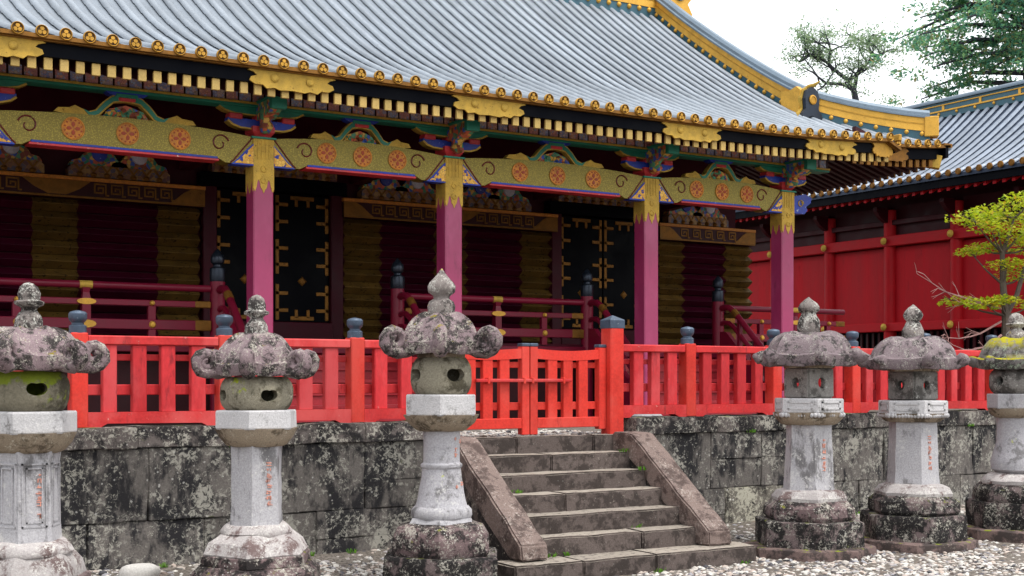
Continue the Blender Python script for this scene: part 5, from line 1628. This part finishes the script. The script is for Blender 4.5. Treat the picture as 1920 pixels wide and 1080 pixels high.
# far trees: directions from the camera side, standing well behind the roofs
def far_pos(px, d):
    a = R(YAW) + math.atan((px - 960) / 2450)
    k = d / math.cos(math.atan((px - 960) / 2450))
    return Vector((k * math.sin(a), k * math.cos(a), 0))
c45 = fx
rnd = random.Random(8)
b0 = far_pos(1606, 46); S = 46 / 2450
th = thing('bare_tree', 'thinly leaved tree with dark forked limbs rising behind the hall roof', 'tree', (b0.x, b0.y, .98))
P = lambda px, py, dep=0: Vector((b0.x, b0.y, 0)) + fx * ((px - 1606) * S) + Vector((.52, .85, 0)) * dep + Vector((0, 0, 1.6 + (710 - py) * S))
tr = MB(); tips = []
base = Vector((b0.x, b0.y, .9))
tr.tube([base, P(1612, 500), P(1610, 260), P(1606, 195), P(1600, 165)], [.3, .22, .15, .12, .1], 8)
limbs = [[(1600, 165), (1590, 152), (1565, 135), (1538, 112), (1530, 85)], [(1600, 168), (1580, 160), (1545, 160), (1528, 150)], [(1602, 165), (1606, 140), (1625, 120), (1648, 106)], [(1538, 112), (1515, 102), (1497, 118)], [(1648, 106), (1636, 100), (1630, 80)], [(1565, 135), (1552, 120), (1556, 98)]]
for lm in limbs:
    dp = rnd.uniform(-.6, .6)
    pts = [P(x, y, dp * i / (len(lm) - 1)) for i, (x, y) in enumerate(lm)]
    tr.tube(pts, [.085 - .05 * i / (len(pts) - 1) for i in range(len(pts))], 6)
    for q in pts[1:]:
        for k in range(3):
            branch(tr, q, Vector((rnd.uniform(-1, 1), rnd.uniform(-1, 1), rnd.uniform(-.2, .9))), rnd.uniform(.5, .95), .035, 1, rnd, tips, .6, (2, 3), .25, .05)
obj('trunk', tr, 'dark_bark', th, (0, 0, 0), True)
sp = [(t_[0], rnd.uniform(.22, .4), 1) for t_ in tips if rnd.random() < .8]
sp += [(P(rnd.uniform(1465, 1700), rnd.uniform(48, 120), rnd.uniform(-1, 1)), .55, .9) for _ in range(46)]
sp += [(P(1655 + rnd.uniform(-20, 20), 190 + rnd.uniform(-8, 5)), .4, 1) for _ in range(5)]
obj('crown', leaves(sp, 26, .055, 1.2, .6, rnd, .9), 'thin_leaf', th)

rnd = random.Random(15)
b1 = far_pos(1945, 40); S1 = 40 / 2450
th = thing('cedar_tree', 'dense dark green evergreen with drooping clumps towering over the gallery roof', 'tree', (b1.x, b1.y, .98))
P1 = lambda px, py, dep=0: Vector((b1.x, b1.y, 0)) + fx * ((px - 1945) * S1) + Vector((.52, .85, 0)) * dep + Vector((0, 0, 1.6 + (710 - py) * S1))
tr = MB()
tr.tube([Vector((b1.x, b1.y, .9)), P1(1945, 300), P1(1940, 60), P1(1930, -140), P1(1925, -330)], [.5, .42, .34, .24, .08], 10)
clumps = []
ends = [(1722, 40), (1724, 66), (1735, 24), (1752, -6), (1728, 110), (1740, 45), (1765, 20), (1800, -10), (1730, 90), (1775, 60), (1820, 30), (1860, 0), (1745, 130), (1790, 100), (1835, 75), (1880, 45), (1815, 130), (1860, 110), (1900, 90), (1920, 140), (1830, 150), (1870, 60), (1905, 20), (1760, 150), (1790, -40), (1850, -50), (1905, -60), (1960, 60), (2000, 20), (2040, 70), (1980, 130), (2060, -20), (1990, -70), (1880, -130), (1960, -160), (2030, -120), (1930, -230), (1980, -260), (1900, 150), (1750, 170)]
for (x, y) in ends:
    dp = rnd.uniform(-2.2, 2.2)
    e = P1(x, y, dp); a = P1(1940, y - 30 + rnd.uniform(-20, 20))
    m_ = a.lerp(e, .55) + Vector((0, 0, rnd.uniform(.0, .35)))
    tr.tube([a, m_, e], [.1, .06, .02], 5)
    for k in range(9):
        t_ = rnd.uniform(.35, 1.1)
        c = (a.lerp(m_, t_ * 2) if t_ < .5 else m_.lerp(e, (t_ - .5) * 2)) + Vector((rnd.uniform(-.5, .5), rnd.uniform(-.5, .5), rnd.uniform(-.4, .35)))
        clumps.append((c, rnd.uniform(.22, .42), 1))
obj('trunk', tr, 'dark_bark', th, (0, 0, 0), True)
obj('crown', leaves(clumps, 44, .08, 1.1, .7, rnd, .9), 'cedar_leaf', th)

# small weeds rooted in the joints of steps and wall
rnd = random.Random(31)
V = []; F = []
def tuft(p, n, h):
    for _ in range(n):
        a = rnd.uniform(0, 2 * PI); d = Vector((math.cos(a), math.sin(a), 0)); s = h * rnd.uniform(.5, 1.2)
        q = Vector(p) + d * rnd.uniform(0, h * .5); w = d.cross(Vector((0, 0, 1))) * h * .14
        o = len(V)
        V.extend([tuple(q - w), tuple(q + w), tuple(q + d * s * .5 + Vector((0, 0, s)) + w * .6), tuple(q + d * s * .6 + Vector((0, 0, s * 1.02)) - w * .6)])
        F.append((o, o + 1, o + 2, o + 3))
for p in ((6.26, 9.72, .015), (6.35, 9.7, .015), (6.6, 9.72, .012), (5.9, 10.0, -.11), (5.85, 9.7, -.13), (8.02, 10.5, .68), (8.0, 10.78, .85), (7.3, 9.36, -.15), (8.35, 9.36, -.15), (6.5, 10.5, .515), (7.5, 9.97, .18), (3.9, 11.02, 1.0), (4.2, 11.02, 1.0), (9.9, 11.02, 1.0), (13.6, 11.02, 1.0), (8.7, 10.98, .0), (9.0, 10.98, .0), (4.6, 10.98, 0), (12.9, 10.95, 0), (11.5, 10.95, 0), (5.0, 10.98, 0), (3.3, 10.98, 0)):
    for k in range(4):
        tuft(Vector(p) + Vector((rnd.uniform(-.06, .06), rnd.uniform(-.015, .015), 0)), 5, .035)
me = bpy.data.meshes.new('weeds'); me.from_pydata(V, [], F)
w = obj('weeds', me, 'weed_leaf'); w['kind'] = 'stuff'; w['label'] = 'tiny green weeds sprouting in the joints of the stonework'; w['category'] = 'weeds'
